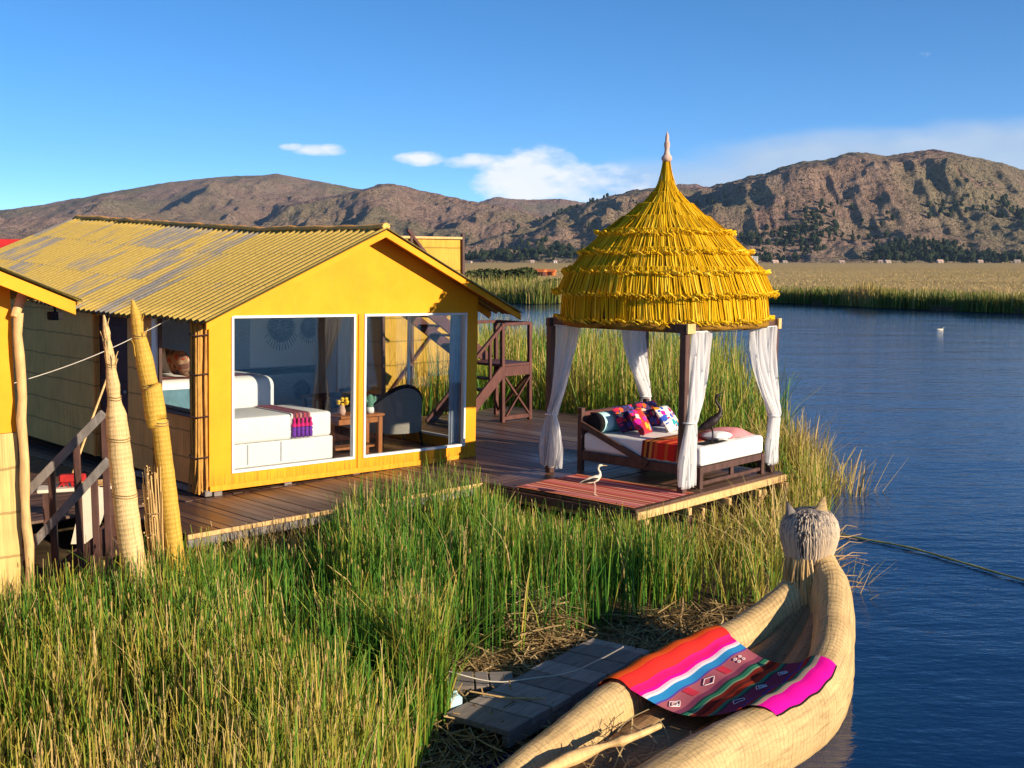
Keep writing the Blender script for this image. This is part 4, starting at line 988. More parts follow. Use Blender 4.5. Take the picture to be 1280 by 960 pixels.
m.tube([(.05, 0, .15), (.09, 0, .18), (.095, 0, .25)], (.02, .024, .016), 8); m.tube([(-.05, 0, .17), (-.085, 0, .2), (-.09, 0, .27)], (.02, .024, .016), 8); m.build('cactus', 'cactus_green', t)

def armchair():
    t = thing('armchair', 'beige armchair with black edge turned away from the glass', 'armchair', (4.06, 1.35, .07), R(-8), M=HM)
    def hgt(a): return .62 + .34 * max(0, math.sin(a)) ** 1.6   # a 0..pi round the back
    def shell(r0, r1, z0, zf):
        m = MB()
        def fn(u, v):
            a = -.35 + (pi + .7) * u; return (math.cos(a) * .47 * r0, -math.sin(a) * .40 * r0 if math.sin(a) > 0 else -math.sin(a) * .7, z0 + (zf(a) - z0) * v)
        def fi(u, v):
            p = fn(u, v); return (p[0] * r1, p[1] * r1 + .0, p[2])
        m.grid(fn, 28, 6); m.grid(fi, 28, 6)
        m.grid(lambda u, v: tuple(Vector(fn(u, 1)).lerp(Vector(fi(u, 1)), v)), 28, 2); m.grid(lambda u, v: tuple(Vector(fn(u, 0)).lerp(Vector(fi(u, 0)), v)), 28, 1)
        for e in (0, 1): m.grid(lambda u, v: tuple(Vector(fn(e, v)).lerp(Vector(fi(e, v)), u)), 1, 6)
        return m
    shell(1, .84, .22, hgt).build('backrest', 'armchair_cloth', t)
    m = MB(); m.tube([(math.cos(a) * .435, -math.sin(a) * .37 if math.sin(a) > 0 else -math.sin(a) * .64, hgt(a) + .012) for a in np.linspace(-.35, pi + .35, 30)], .035, 8, sx=1.3); m.build('edge_trim', 'black_cloth', t)
    m = MB(); m.box((-.38, -.28, .24), (.38, .30, .46), bev=.05); m.build('seat', 'armchair_cloth', t)
    for x, y in ((-.34, -.26), (.34, -.26), (-.34, .26), (.34, .26)):
        m = MB(); m.tube([(x, y, .24), (x * 1.08, y * 1.1, 0)], (.025, .016), 8); m.build('leg', 'black_cloth', t)
armchair()
def desk():
    t = thing('desk', 'dark red wooden desk behind the armchair', 'desk', M=HM)
    m = MB(); m.box((3.25, 2.2, .74), (4.48, 2.85, .78), bev=.006); m.build('desk_top', 'red_wood', t)
    m = MB(); m.box((3.3, 2.25, .60), (4.42, 2.28, .739)); m.build('apron', 'red_wood', t)
    for x, y in ((3.28, 2.23), (4.38, 2.23), (3.28, 2.75), (4.38, 2.75)):
        m = MB(); m.box((x, y, .07), (x + .06, y + .06, .739)); m.build('leg', 'red_wood', t)
desk()
t = thing('desk_chair', 'dark wooden chair standing at the desk', 'chair', (3.35, 1.9, .07), R(20), M=HM)
m = MB(); m.box((-.2, -.2, .43), (.2, .2, .47), bev=.01); m.build('seat', 'dark_wood', t)
for x, y, z in ((-.18, -.18, .92), (.18, -.18, .92), (-.18, .18, .43), (.18, .18, .43)):
    m = MB(); m.beam((x, y, 0), (x, y, z), .035, .035); m.build('leg', 'dark_wood', t)
m = MB()
for z in (.62, .74, .86): m.box((-.16, -.19, z), (.16, -.17, z + .06))
m.build('backrest', 'dark_wood', t)

# ------------------------------------------------------------------ neighbouring hut at the frame edge
LM = frame((-4.66, 10.8, .62), 43.8)
def hut():
    h = thing('hut', 'yellow hut with pale reed matting below, cut by the photo edge', 'house', M=LM)
    L, hz, ur = -4.2, 2.84, -2.3
    def zr(u, v): return 2.79 + .43 * (0.55 + 2.3 - abs(u - ur)) 
    m = MB(); m.box((L, 0, 1.58), (0, .09, hz)); prism(m, [(L, hz), (0, hz), (0, zr(0, 0) - .05), (ur, zr(ur, 0) - .05)], 0, .09); m.build('front_wall', 'yellow_paint', h)
    m = MB(); m.box((L, -.01, -.1), (0, .08, 1.575)); m.build('reed_skirt', 'reed_matting_pale', h)
    m = MB(); m.box((-.08, .091, -.1), (-.002, 4.5, hz)); m.box((L, .091, -.1), (L + .08, 4.5, hz)); m.box((L + .081, 4.42, -.1), (-.081, 4.5, hz)); m.build('side_wall', 'reed_matting', h)
    m = MB(); m.tube([(.03 + random.uniform(-.012, .012), -.08, z) for z in np.arange(-.1, 2.9, .2)], [.043 + .004 * math.sin(k * 2.3) for k in range(15)], 9, wob=.05); m.tube([(.0, -.08, 2.66), (.10, -.05, 2.88)], (.04, .05), 8); m.build('corner_post', 'pale_wood', h)
    roof_sheet(h, ur, .50, -.4, 5.0, zr, jag=.01); roof_sheet(h, ur, L - .4, -.4, 5.0, zr)
    for s, ue in ((1, .46), (-1, L - .35)):
        q = [(ur, zr(ur, 0) - .03), (ur, zr(ur, 0) - .17), (ue, zr(ue, 0) - .15), (ue, zr(ue, 0) - .03)]; m = MB(); prism(m, q if s > 0 else q[::-1], -.36, -.325); m.build('barge_board', 'yellow_paint', h)
    m = MB(); prism(m, [(ur, zr(ur, 0) - .032), (ur, zr(ur, 0) - .045), (.5, zr(.5, 0) - .045), (.5, zr(.5, 0) - .032)], -.324, -.002); m.build('soffit', 'yellow_paint_wood', h)
    m = MB(); m.box((.33, -.1, 2.62), (.45, 0, 2.70), bev=.01); m.beam((.39, -.05, 2.7), (.39, -.05, 2.83), .02, .02); m.build('lamp', 'black_cloth', h)
    for v in (0.1, 2, 4):
        m = MB(); m.beam((-.4, v, -.9), (-.4, v, -.1), .12, .12); m.build('stilt', 'dark_wood', h)
hut()

# ------------------------------------------------------------------ lookout tower behind, its stair
TM = frame((-1.14, 26, .6), 43.8)
def tower():
    t = thing('lookout_tower', 'reed walled lookout tower rising behind the bungalow roof', 'tower', M=TM)
    m = MB(); m.box((-2.2, 0, -.3), (0, .06, 3.68)); m.box((-.06, .061, -.3), (0, 2, 3.68)); m.box((-2.2, .061, -.3), (-2.14, 2, 3.68)); m.build('reed_wall', 'reed_matting_gold', t)
    m = MB(); m.box((-2.139, .062, 2.5), (-.061, 2, 2.58)); m.build('floor', 'dark_wood', t)
    for u, v, z in ((.03, -.03, 3.8), (-1.45, -.04, 3.85), (-2.22, -.03, 3.8), (.03, 2.03, 3.8)):
        m = MB(); m.beam((u, v, -.4), (u, v, z), .07, .07); m.build('post', 'dark_wood', t)
    m = MB(); m.beam((-1.55, -.05, 3.86), (-1.0, -.06, 3.3), .06, .06); m.beam((-2.2, -.06, .3), (-.1, -.06, 2.4), .07, .05); m.each('brace', 'red_wood', t)
    m = MB(); m.beam((-2.25, -.035, 3.70), (.05, -.035, 3.70), .05, .05); m.build('top_rail', 'pale_wood', t)
tower()
STM = frame((-.18, 21.8, .75), 43.8)
def staircase():
    t = thing('wooden_staircase', 'dark red wooden staircase with a railed landing beside the bungalow', 'staircase', M=STM)
    w = 'red_wood'; LW, LD, LZ = .72, .95, 1.08
    for u, v in ((0, 0), (LW, 0), (0, LD), (LW, LD)):
        m = MB(); m.beam((u, v, 0), (u, v, 1.88), .075, .075); m.build('post', w, t)
    m = MB(); m.box((-.03, -.03, LZ - .02), (LW + .04, LD + .04, LZ + .03), bev=.006); m.build('landing', w, t)
    m = MB(); m.box((.04, -.036, LZ - .20), (LW - .04, .0, LZ - .022)); m.box((LW - .0, .04, LZ - .2), (LW + .036, LD - .04, LZ - .022)); m.beam((.04, 0, .08), (LW - .04, 0, .08), .05, .08); m.each('frame_beam', w, t)
    m = MB()
    for a, b in (((.04, 0), (LW - .04, 0)), ((LW, .04), (LW, LD - .04)), ((.04, LD), (LW - .04, LD))): m.beam((*a, 1.86), (*b, 1.86), .07, .06)
    m.beam((.0, 0, 1.84), (-1.05, 0, .95), .06, .06); m.each('hand_rail', w, t)
    m = MB(); m.beam((.04, -.02, LZ - .22), (LW - .04, -.02, .12), .05, .04); m.beam((LW - .04, -.05, LZ - .22), (.04, -.05, .12), .05, .03); m.beam((LW + .02, .05, LZ - .2), (LW + .02, LD - .05, .1), .04, .05); m.beam((LW - .03, LD - .05, LZ - .2), (.05, LD - .02, .1), .05, .04); m.each('cross_brace', w, t)
    for v in (-.02, .82):
        m = MB(); m.beam((.0, v, LZ - .08), (-1.15, v, -.0), .05, .20); m.build('stringer', w, t)
    for k in range(5):
        m = MB(); u = -.16 - k * .21; m.box((u - .12, .01, LZ - .26 - k * .195), (u + .10, .80, LZ - .23 - k * .195)); m.build('tread', w, t)
    for u, z in ((-.32, 1.60), (-.8, 1.2)):
        m = MB(); m.beam((u, 0, z - .78), (u, 0, z), .055, .055); m.build('post', w, t)
    # upper flight to the tower, seen through the glass
    for dv in (0, .8):
        m = MB(); m.beam((.65, LD + .1 + dv, LZ), (-1.5, LD + .1 + dv, 2.5), .05, .22); m.build('stringer', w, t)
        m = MB(); m.beam((.65, LD + .1 + dv, LZ + .85), (-1.5, LD + .1 + dv, 3.25), .05, .05); m.build('hand_rail', w, t)
    for k in range(7):
        m = MB(); u = .5 - k * .30; z = LZ + .10 + k * .2; m.box((u - .13, LD + .13, z), (u + .13, LD + .87, z + .03)); m.build('tread', w, t)
staircase()

# ------------------------------------------------------------------ timber decks
def boards(parent, M, u0, u1, v0, v1, along='v', w=.14, gap=.008, z=0, th=.035, mat='deck', name='planking', ragged=.03):
    m = MB(); a0, a1 = (u0, u1) if along == 'v' else (v0, v1); b0, b1 = (v0, v1) if along == 'v' else (u0, u1); a = a0
    while a < a1 - .02:
        ww = min(w * random.uniform(.92, 1.06), a1 - a); e0, e1 = b0 + random.uniform(-ragged, ragged), b1 + random.uniform(-ragged, ragged)
        zz = z + random.uniform(-.004, .004); cut = sorted(random.uniform(b0 + .4, b1 - .4) for _ in range(1 if b1 - b0 > 3 else 0)) if b1 - b0 > 1 else []
        seg = [e0] + cut + [e1]
        for s0, s1 in zip(seg[:-1], seg[1:]):
            g = .003
            if along == 'v': m.box((a, s0 + g, zz - th), (a + ww - gap, s1 - g, zz), bev=.004)
            else: m.box((s0 + g, a, zz - th), (s1 - g, a + ww - gap, zz), bev=.004)
        a += ww
    o = m.build(name, mat, parent); return o
def main_deck():
    t = thing('timber_deck', 'dark brown plank deck running around the bungalow', 'deck', (0, 0, DECK), M=HF)
    boards(t, HF, -1.22, 3.35, -1.70, -.02, 'v'); boards(t, HF, 3.36, 9.4, -2.25, 4.2, 'v'); boards(t, HF, -.35, 3.34, -.01, 10.4, 'v'); boards(t, HF, -2.5, -.36, .2, 10.4, 'u', ragged=.05)
    m = MB(); m.box((-1.22, -1.69, -.16), (3.34, -1.64, -.04), bev=.006); m.build('edge_board', 'grey_wood', t)
    m = MB(); m.box((-1.24, -1.735, -.05), (3.3, -1.705, .004), bev=.006); m.build('edge_trim', 'pale_wood', t)
    m = MB()
    for v in (-1.4, -.5, .6, 2, 3.4, 5, 7): m.box((-1.15 if v < 0 else -2.4, v, -.15), (9.2 if -.6 < v < 4 else 3.2, v + .08, -.042))
    m.each('joist', 'dark_wood', t)
    for u, v in ((-1.1, -1.4), (.4, -1.5), (1.8, -1.5), (3.2, -1.5), (-2.3, .6), (-2.3, 3), (-2.3, 6), (9.2, -1), (9.2, 3.9), (6, -1.9)):
        m = MB(); m.tube([(u, v, -1.1), (u, v, -.15)], .06, 8); m.build('stilt', 'dark_wood', t)
main_deck()
def platform():
    t = thing('canopy_platform', 'small dark plank platform with pale edge beam on stilts', 'platform', M=GM)
    boards(t, GM, -1.22, 2.36, -.16, 2.62, 'u', w=.15, ragged=.02)
    m = MB(); m.box((-1.25, -.215, -.125), (2.40, -.165, -.028), bev=.008); m.build('edge_beam', 'pale_wood', t)
    m = MB(); m.box((-1.27, -.16, -.14), (-1.225, 2.6, -.04), bev=.006); m.box((2.365, -.16, -.14), (2.41, 2.6, -.04), bev=.006); m.each('side_beam', 'dark_wood', t)
    m = MB()
    for u in (-1.15, -.2, .7, 1.5, 2.25): m.box((u, -.29 if u > 0 else -.25, -.22), (u + .07, 2.6, -.128))
    m.each('joist', 'pale_wood', t)
    for u, v in ((-1.17, -.1), (-.05, -.1), (.35, -.1), (2.15, -.08), (2.15, 2.3), (-1.1, 2.3)):
        m = MB(); r = .06 if u != .35 else .03; m.box((u - r, v - r, -1.3), (u + r, v + r, -.225), bev=.008); m.build('stilt', 'dark_wood' if u != .35 else 'pale_wood', t)
    m = MB(); m.beam((1.75, -.24, -.17), (.85, -.26, -.85), .05, .07); m.beam((2.2, -.24, -.13), (2.2, -.24, -1.2), .05, .05); m.each('brace', 'pale_wood', t)
platform()

# ------------------------------------------------------------------ the canopy with its thatched dome
PW, PH = 2.28, 2.23
def canopy():
    t = thing('thatched_canopy', 'four post canopy under a golden tiered thatch dome', 'canopy', M=GM)
    pts = ((0, 0), (PW, 0), (0, PW), (PW, PW))
    for u, v in pts:
        m = MB(); m.box((u - .05, v - .05, .0), (u + .05, v + .05, PH), bev=.008); m.build('post', 'dark_wood', t)
    m = MB()
    for a, b in (((0, 0), (PW, 0)), ((0, PW), (PW, PW)), ((0, 0), (0, PW)), ((PW, 0), (PW, PW))):
        d = Vector((*b, 0)) - Vector((*a, 0)); d.normalize(); m.beam((a[0] - d.x * .08, a[1] - d.y * .08, PH - .055 + (.0 if d.x else -.002)), (b[0] + d.x * .08, b[1] + d.y * .08, PH - .055 + (.0 if d.x else -.002)), .07, .12) if d.x else m.beam((a[0], a[1] + .055, PH - .055), (b[0], b[1] - .055, PH - .055), .07, .12)
    m.each('beam', 'dark_wood', t)
    m = MB(); m.box((-.07, -.09, PH - .12), (.11, -.055, PH + .01), bev=.004); m.box((PW - .03, -.09, PH - .14), (PW + .05, -.056, PH + .01), bev=.004); m.each('beam_end', 'pale_wood', t)
    c = (PW / 2, PW / 2, 0)
    Q = .945
    # local heights: dome foot 2.15, finial 4.47
    tiers = [(.03, .10, 4.50, 4.10), (.09, .235, 4.18, 3.92), (.20, .43, 4.02, 3.76), (.39, .70, 3.86, 3.58), (.64, .97, 3.68, 3.42), (.90, 1.23, 3.50, 3.15), (1.16, 1.46, 3.24, 2.88), (1.42, 1.60, 2.98, 2.58), (1.50, 1.555, 2.66, 2.23)]
    m = MB(); m.lathe([(a_ * Q, b_) for a_, b_ in [(.0, 4.45), (.08, 4.15), (.20, 3.92), (.38, 3.74), (.62, 3.58), (.88, 3.40), (1.14, 3.14), (1.38, 2.88), (1.46, 2.62), (1.47, 2.22), (1.40, 2.20), (1.30, 2.6), (.6, 3.5), (0, 4.2)]], c, 40); dome = m.build('dome_core', 'thatch_core', t)
    for k, (r0, r1, z0, z1) in enumerate(tiers):
        r0, r1 = r0 * Q, r1 * Q
        n = int(60 + 360 * r1) if k < 8 else 560
        a = np.linspace(0, 2 * pi, n, endpoint=False) + RNG.uniform(-.35, .35, n) * 2 * pi / n; K = 6; s = np.linspace(0, 1, K)
        skew = RNG.normal(0, .02 / max(r1, .25), n) + .02; drop = RNG.normal(0, .012, n)
        rr = r0 + (r1 - r0) * (s ** (.80 if k >= 7 else 1.12))[None] + (.022 * s ** 5)[None] * (1 if k < 8 else -.2) + RNG.uniform(0, .022, n)[:, None]
        zz = z0 + (z1 - z0 + drop[:, None]) * s[None]
        hang = RNG.uniform(0, 1, n) < .06; rr = rr + (hang * RNG.uniform(.01, .04, n))[:, None] * s[None] ** 3
        aa = a[:, None] + skew[:, None] * s[None]
        P = np.stack([c[0] + rr * np.cos(aa), c[1] + rr * np.sin(aa), zz], -1)
        wd = np.stack([-np.sin(a), np.cos(a), RNG.normal(0, .18, n)], 1)
        wid = (2 * pi * r1 / n) * RNG.uniform(1.2, 2.3, n)[:, None] * (.55 + .45 * s[None] ** .6) * (1 - .5 * (s[None] > .97))
        tn = np.clip(RNG.uniform(.1, .9, n)[:, None] + .15 * (s[None] - .5), 0, 1)
        V, F, T = ribbons(P, wd, wid, tn, ridge=-.24)
        o = np_mesh('thatch_tier', V, F, 'thatch', T, t)
        if k >= 4:      # turned-up twisted ends along the lower edge
            n2 = int(2 * pi * r1 / .075); a = np.linspace(0, 2 * pi, n2, endpoint=False) + RNG.uniform(-.2, .2, n2) * 2 * pi / n2; K = 5; s = np.linspace(0, 1, K)
            R_ = r1 + .022; da = (RNG.uniform(.07, .17, n2) / R_)
            aa = a[:, None] + da[:, None] * s[None]; rr = R_ + (.055 * np.sin(pi * s))[None] * RNG.uniform(.6, 1.3, n2)[:, None] + (.03 * s)[None]
            zz = z1 + .015 + (.03 * np.sin(pi * s) - .035 * s)[None] + RNG.normal(0, .014, n2)[:, None]
            P = np.stack([c[0] + rr * np.cos(aa), c[1] + rr * np.sin(aa), zz], -1); wd = np.tile(np.array([[0, 0, 1.0]]), (n2, 1)) + np.stack([np.cos(a), np.sin(a), 0 * a], 1) * RNG.uniform(.2, .9, n2)[:, None]; wd /= np.linalg.norm(wd, axis=1, keepdims=True)
            V, F, T = ribbons(P, wd, np.full((n2, K), .036) * RNG.uniform(.5, 1.4, n2)[:, None] * (1 - .6 * s[None] ** 2), np.clip(RNG.uniform(.3, 1, n2)[:, None] + 0 * s[None], 0, 1), ridge=.3)
            fr = np_mesh('thatch_fringe', V, F, 'thatch', T, o)
    # ring under the foot of the dome
    m = MB(); m.tube([(c[0] + 1.43 * math.cos(a), c[1] + 1.43 * math.sin(a), 2.185 + random.uniform(-.012, .012)) for a in np.linspace(0, 2 * pi, 70)], .05, 7, cap=False, wob=.35); m.build('ring', 'thatch_core', t)
    m = MB(); m.lathe([(.0, 4.44), (.055, 4.44), (.075, 4.475), (.072, 4.51), (.045, 4.545), (.035, 4.58), (.033, 4.63), (.042, 4.66), (.04, 4.70), (.028, 4.73), (.024, 4.76), (.028, 4.78), (.020, 4.81), (.008, 4.85), (0, 4.87)], c, 18); m.build('finial', 'clay', t)
mottled('thatch_core', (.26, .135, .018), .35, 14, .8, .1, .5, 30)
canopy()

def tied_curtain(label, p0, p1, post, ztie, z0=.12, z1=2.12, wt=.085, wb=.17, folds=7, off=(0, 0), bout=(0, 0)):
    """gauze hung on a rail from p0 to p1 and drawn to its post"""
    t = thing('gauze_curtain', label, 'curtain', M=GM, group='white gauze curtains of the canopy'); m = MB()
    p0, p1, post = Vector(p0), Vector(p1), Vector(post) + Vector(off); d = p1 - p0; n = Vector((-d.y, d.x)).normalized(); W0 = d.length; dn = d.normalized(); c0 = (p0 + p1) / 2
    ft = (z1 - ztie) / (z1 - z0)
    def fn(u, v):
        if v < ft:
            k = v / ft; e = k ** 1.9; w = W0 + (wt - W0) * (k ** 1.25); c = c0.lerp(post, e)
        else:
            k = (v - ft) / (1 - ft); w = wt + (wb - wt) * min(1, k * 1.6) ** .7 * (1 + .25 * math.sin(pi * k)); c = post.lerp(post + Vector(bout), k)
        amp = .022 + .045 * min(1, v / ft) if v < ft else .05
        ph = 2 * pi * folds * u + .9 * math.sin(5 * u + v * 2)
        a = amp * math.sin(ph) + .02 * math.sin(2.3 * ph + 4 * v) * min(1, v * 2)
        a *= .75 + .35 * math.sin(9 * v + 11 * u); p = c + dn * ((u - .5) * w + .018 * math.cos(ph * 1.3 + v * 5) + .015 * math.sin(7 * v + 3)) + n * a
        return (p.x, p.y, z1 + (z0 - z1) * v + .02 * math.sin(ph * .5) * (v > .98))
    m.grid(fn, folds * 9, 46); m.build('gauze', 'sheer_cloth', t)
    m = MB(); q = [(post.x + .085 * math.cos(a) , post.y + .085 * math.sin(a), ztie) for a in np.linspace(0, 2 * pi, 16)]; m.tube(q, .012, 6, cap=False); m.build('tie_band', 'white_cloth', t)
    m = MB(); m.tube([(p0.x, p0.y, z1 + .01), (p1.x, p1.y, z1 + .01)], .008, 6); m.build('rod', 'white_frame', t)
tied_curtain('gauze curtain tied to the post nearest the bungalow', (-.04, 2.18), (-.06, 1.72), (-.03, PW - .03), .86, .1, off=(-.05, -.06), wt=.12, wb=.38)
tied_curtain('gauze curtain drawn to the rear post above the headboard', (1.62, PW - .06), (PW - .07, PW - .06), (PW, PW), .93, .55, off=(-.06, -.08), wt=.14, wb=.2)
tied_curtain('gauze curtain tied to the front post at the rug corner', (.07, -.065), (.52, -.065), (0, 0), .95, .1, off=(.03, -.075), wt=.12, wb=.32)
tied_curtain('gauze curtain tied to the post beside the open water', (1.50, -.065), (PW - .05, -.065), (PW, 0), .84, .14, off=(-.06, -.07), wt=.16, wb=.25)
t = thing('curtain_wire', 'thin white curtain wire stretched between the front posts', 'wire', M=GM); m = MB(); m.tube([(.05, -.06, 2.13), (1.1, -.062, 2.10), (PW - .05, -.06, 2.13)], .006, 5); m.build('wire_strand', 'white_frame', t)

# ------------------------------------------------------------------ day bed and what lies on it
def day_bed():
    t = thing('day_bed', 'dark wooden day bed with white mattress under the canopy', 'bed', M=GM); u0, u1, v0, v1 = .40, 2.06, -.02, 2.08; w = 'dark_wood'
    for u, v, z in ((u0 + .03, v0 + .03, .30), (u1 - .03, v0 + .03, .30), (u0 + .03, v1 - .03, .92), (u1 - .03, v1 - .03, .92)):
        m = MB(); m.box((u - .04, v - .04, 0), (u + .04, v + .04, z), bev=.006); m.build('leg', w, t)
    m = MB(); m.box((u0 + .07, v0, .21), (u1 - .07, v0 + .06, .30), bev=.006); m.box((u0 + .07, v0 + .01, .05), (u1 - .07, v0 + .05, .10), bev=.006); m.box(((u0 + u1) / 2 - .04, v0 + .012, .10), ((u0 + u1) / 2 + .04, v0 + .05, .21), bev=.004); m.each('foot_rail', w, t)
    for u in (u0, u1 - .06):
        m = MB(); m.box((u, v0 + .07, .16), (u + .06, v1 - .07, .29), bev=.006); m.build('side_rail', w, t)
    m = MB(); m.box((u0 + .07, v1 - .06, .62), (u1 - .07, v1, .86), bev=.008); m.box((u0 + .07, v1 - .055, .3), (u1 - .07, v1 - .005, .6), bev=.008); m.each('headboard', 'red_wood', t)
    for u in (u0 - .025, u1 + .025):
        m = MB(); m.beam((u, v1 - .05, .70), (u, v0 + .85, .25), .04, .09); m.build('arm_brace', w, t)
    m = MB(); m.rbox((u0 + .015, v0 - .005, .305), (u1 - .015, v1 - .08, .565), .05); m.build('mattress', 'white_cloth', t)
day_bed()
def bolster():
    t = thing('bolster', 'blue bolster with a black end at the head of day bed', 'bolster', M=GM); r = .15
    Y = 1.80; Z = .565 + r
    def seg(a, b, mat, name, cap=False):
        m = MB(); k = 18
        pts = [(a, Y, Z), (b, Y, Z)]; m.tube(pts, r, 20, cap=cap); return m.build(name, mat, t)
    m = MB(); m.tube([(.44, Y, Z), (.45, Y, Z), (.49, Y, Z)], (.09, .14, r), 20); m.build('end_cap', 'black_cloth', t)
    seg(.491, .70, 'light_blue_cloth', 'band'); seg(.701, 1.55, 'teal_cloth', 'sleeve', True)
bolster()
CUSH = 'floral cushions on the day bed'
def cushion(label, mat, u, v, z, yaw, tilt, s=.42):
    t = thing('cushion', label, 'cushion', M=GM, group=CUSH); m = MB(); m.slab((u, v, z), (s, s, .15), M=Euler((tilt, 0, yaw)).to_matrix(), n=14); m.build('cover', mat, t)
cushion('dark floral cushion leaning on the bolster, furthest left', 'floral_navy', .86, 1.56, .765, R(-6), R(62))
cushion('red floral cushion with white corner in front of the dark one', 'floral_red', .82, 1.28, .755, R(16), R(56), .42)
cushion('white cushion with blue and pink flowers', 'floral_white', 1.42, 1.22, .750, R(10), R(52), .44)
cushion('dark floral cushion behind the white flowered one', 'floral_navy', 1.45, 1.58, .775, R(-8), R(64), .42)
def throw():
    t = thing('striped_throw', 'red and orange striped throw hanging over the bed side', 'throw', M=GM); m = MB(); L = [(.402, .33), (.402, .56), (.45, .575), (1.3, .573), (2.0, .573)]
    def fn(u, v):
        k = v * 4; i = min(3, int(k)); f = k - i; a, b = L[i], L[i + 1]; x = a[0] + (b[0] - a[0]) * f; z = a[1] + (b[1] - a[1]) * f
        return (x - (.012 if v < .3 else 0), .95 - .62 * u - .1 * v, z + .004 * math.sin(20 * u + 5 * v) + (.002))
    m.grid(fn, 24, 24, uvfn=lambda u, v: (u, v)); m.build('cloth', 'throw_stripes', t)
throw()
t = thing('folded_blanket', 'folded pale pink blanket at the water side of the bed', 'blanket', M=GM); m = MB()
m.grid(lambda u, v: (1.35 + .62 * u, .10 + .55 * v, .572 + .10 * (1 - abs(2 * u - 1) ** 3) * (1 - abs(2 * v - 1) ** 4) + .01 * math.sin(7 * u + 9 * v)), 18, 14); m.build('cloth', 'pink_cloth', t)
t = thing('pillow', 'small flat white pillow at the foot of the day bed', 'pillow', M=GM); m = MB(); m.slab((1.18, .22, .625), (.42, .30, .12), n=10); m.build('cover', 'white_cloth', t)
t = thing('dark_cloth', 'small dark cloth square beside the black bird', 'cloth', M=GM); m = MB(); m.grid(lambda u, v: (.62 + .55 * u, .02 + .2 * v, .578 + .004 * math.sin(9 * u)), 8, 4); m.build('cloth', 'black_cloth', t)

def rug():
    t = thing('striped_rug', 'faded red striped rug spread on the platform corner', 'rug', M=GM); m = MB()
    def fn(u, v): 
        x = -1.20 + 1.32 * u; return (x, -.12 + 1.98 * v, .014 + .003 * math.sin(9 * u + 3 * v) + (.0))
    m.grid(fn, 30, 40, uvfn=lambda u, v: (u, v))
    m.build('weave', 'rug_stripes', t)
rug()

# ------------------------------------------------------------------ birds
def skin_body(name, mat, parent, chain, n=10, sub=True):
    """one continuous loft through (point, radius) pairs"""
    P = [Vector(c[0]) for c in chain]; rr = [c[1] for c in chain]; Q = []; q = []
    for i in range(len(P) - 1):      # Catmull-Rom resampling
        a, b, c, d = P[max(i - 1, 0)], P[i], P[i + 1], P[min(i + 2, len(P) - 1)]
        for k in range(5):
            f = k / 5; Q.append(.5 * ((2 * b) + (c - a) * f + (2 * a - 5 * b + 4 * c - d) * f * f + (3 * b - a - 3 * c + d) * f ** 3)); q.append(rr[i] + (rr[i + 1] - rr[i]) * (f * f * (3 - 2 * f)))
    Q.append(P[-1]); q.append(rr[-1]); m = MB(); m.tube(Q, q, n, up=(0, 1, 0.01)); return m.build(name, mat, parent)
def bird(name, label, loc, rz, s, dark, M):
    t = thing(name, label, 'bird', loc, rz, M=M); bm = 'bird_dark' if dark else 'bird_white'
    if dark:   # long S-neck raised, body sloping to a low tail; faces +x
        ch = [((-.30, 0, .20), .006), ((-.24, 0, .23), .03), ((-.12, 0, .30), .07), ((.0, 0, .38), .085), ((.09, 0, .46), .062), ((.13, 0, .54), .034), ((.125, 0, .62), .024), ((.07, 0, .69), .021), ((.045, 0, .76), .020), ((.07, 0, .81), .028), ((.11, 0, .83), .022), ((.14, 0, .85), .008)]
        tip = [((.125, 0, .84), .010), ((.18, 0, .90), .006), ((.22, 0, .96), .002)]
    else:
        ch = [((-.27, 0, .235), .005), ((-.20, 0, .25), .026), ((-.09, 0, .27), .058), ((.02, 0, .30), .062), ((.08, 0, .34), .040), ((.095, 0, .40), .022), ((.07, 0, .45), .018), ((.065, 0, .49), .018), ((.085, 0, .525), .024), ((.12, 0, .53), .018), ((.14, 0, .525), .008)]
        tip = [((.13, 0, .528), .009), ((.19, 0, .525), .005), ((.23, 0, .52), .002)]
    sc = lambda c: [((p[0] * s, p[1] * s, p[2] * s), r * s) for p, r in c]
    skin_body('body', bm, t, sc(ch)); skin_body('beak', 'black_cloth' if dark else 'pale_wood', t, sc(tip), 6)
    if not dark:
        for sg in (-1, 1): skin_body('wing', 'bird_dark', t, sc([((.05, .05 * sg, .315), .012), ((-.04, .058 * sg, .29), .034), ((-.16, .035 * sg, .262), .022), ((-.25, .012 * sg, .24), .004)]), 7)
    for sg in (-1, 1):
        top = .30 if dark else .25
        q = skin_body('leg', bm if dark else 'clay', t, sc([((-.02, .03 * sg, top), .014), ((.01, .03 * sg, top * .55), .008), ((.0, .03 * sg, .012), .007)]), 6)
        m = MB()
        for a in (-.5, 0, .5): m.tube([(0, .03 * sg * s, .010 * s), (.05 * s * math.cos(a), (.03 * sg + .05 * math.sin(a)) * s, .006 * s)], .004 * s, 5)
        m.build('foot', bm if dark else 'clay', q)
    for sg in (-1, 1):
        m = MB(); hx, hz = ((.085, .815) if dark else (.10, .533)); m.ball((hx * s, .02 * sg * s, hz * s), .005 * s, 6, 5); m.build('eye', 'black_cloth', t)
bird('black_bird', 'black long-necked bird standing on the day bed', (.80, .06, .578), R(-44), .80, True, GM)
bird('white_bird', 'white long-legged bird with dark back standing on the rug', (1.07, 14.80, .775), R(12), .74, False, Matrix.Identity(4))

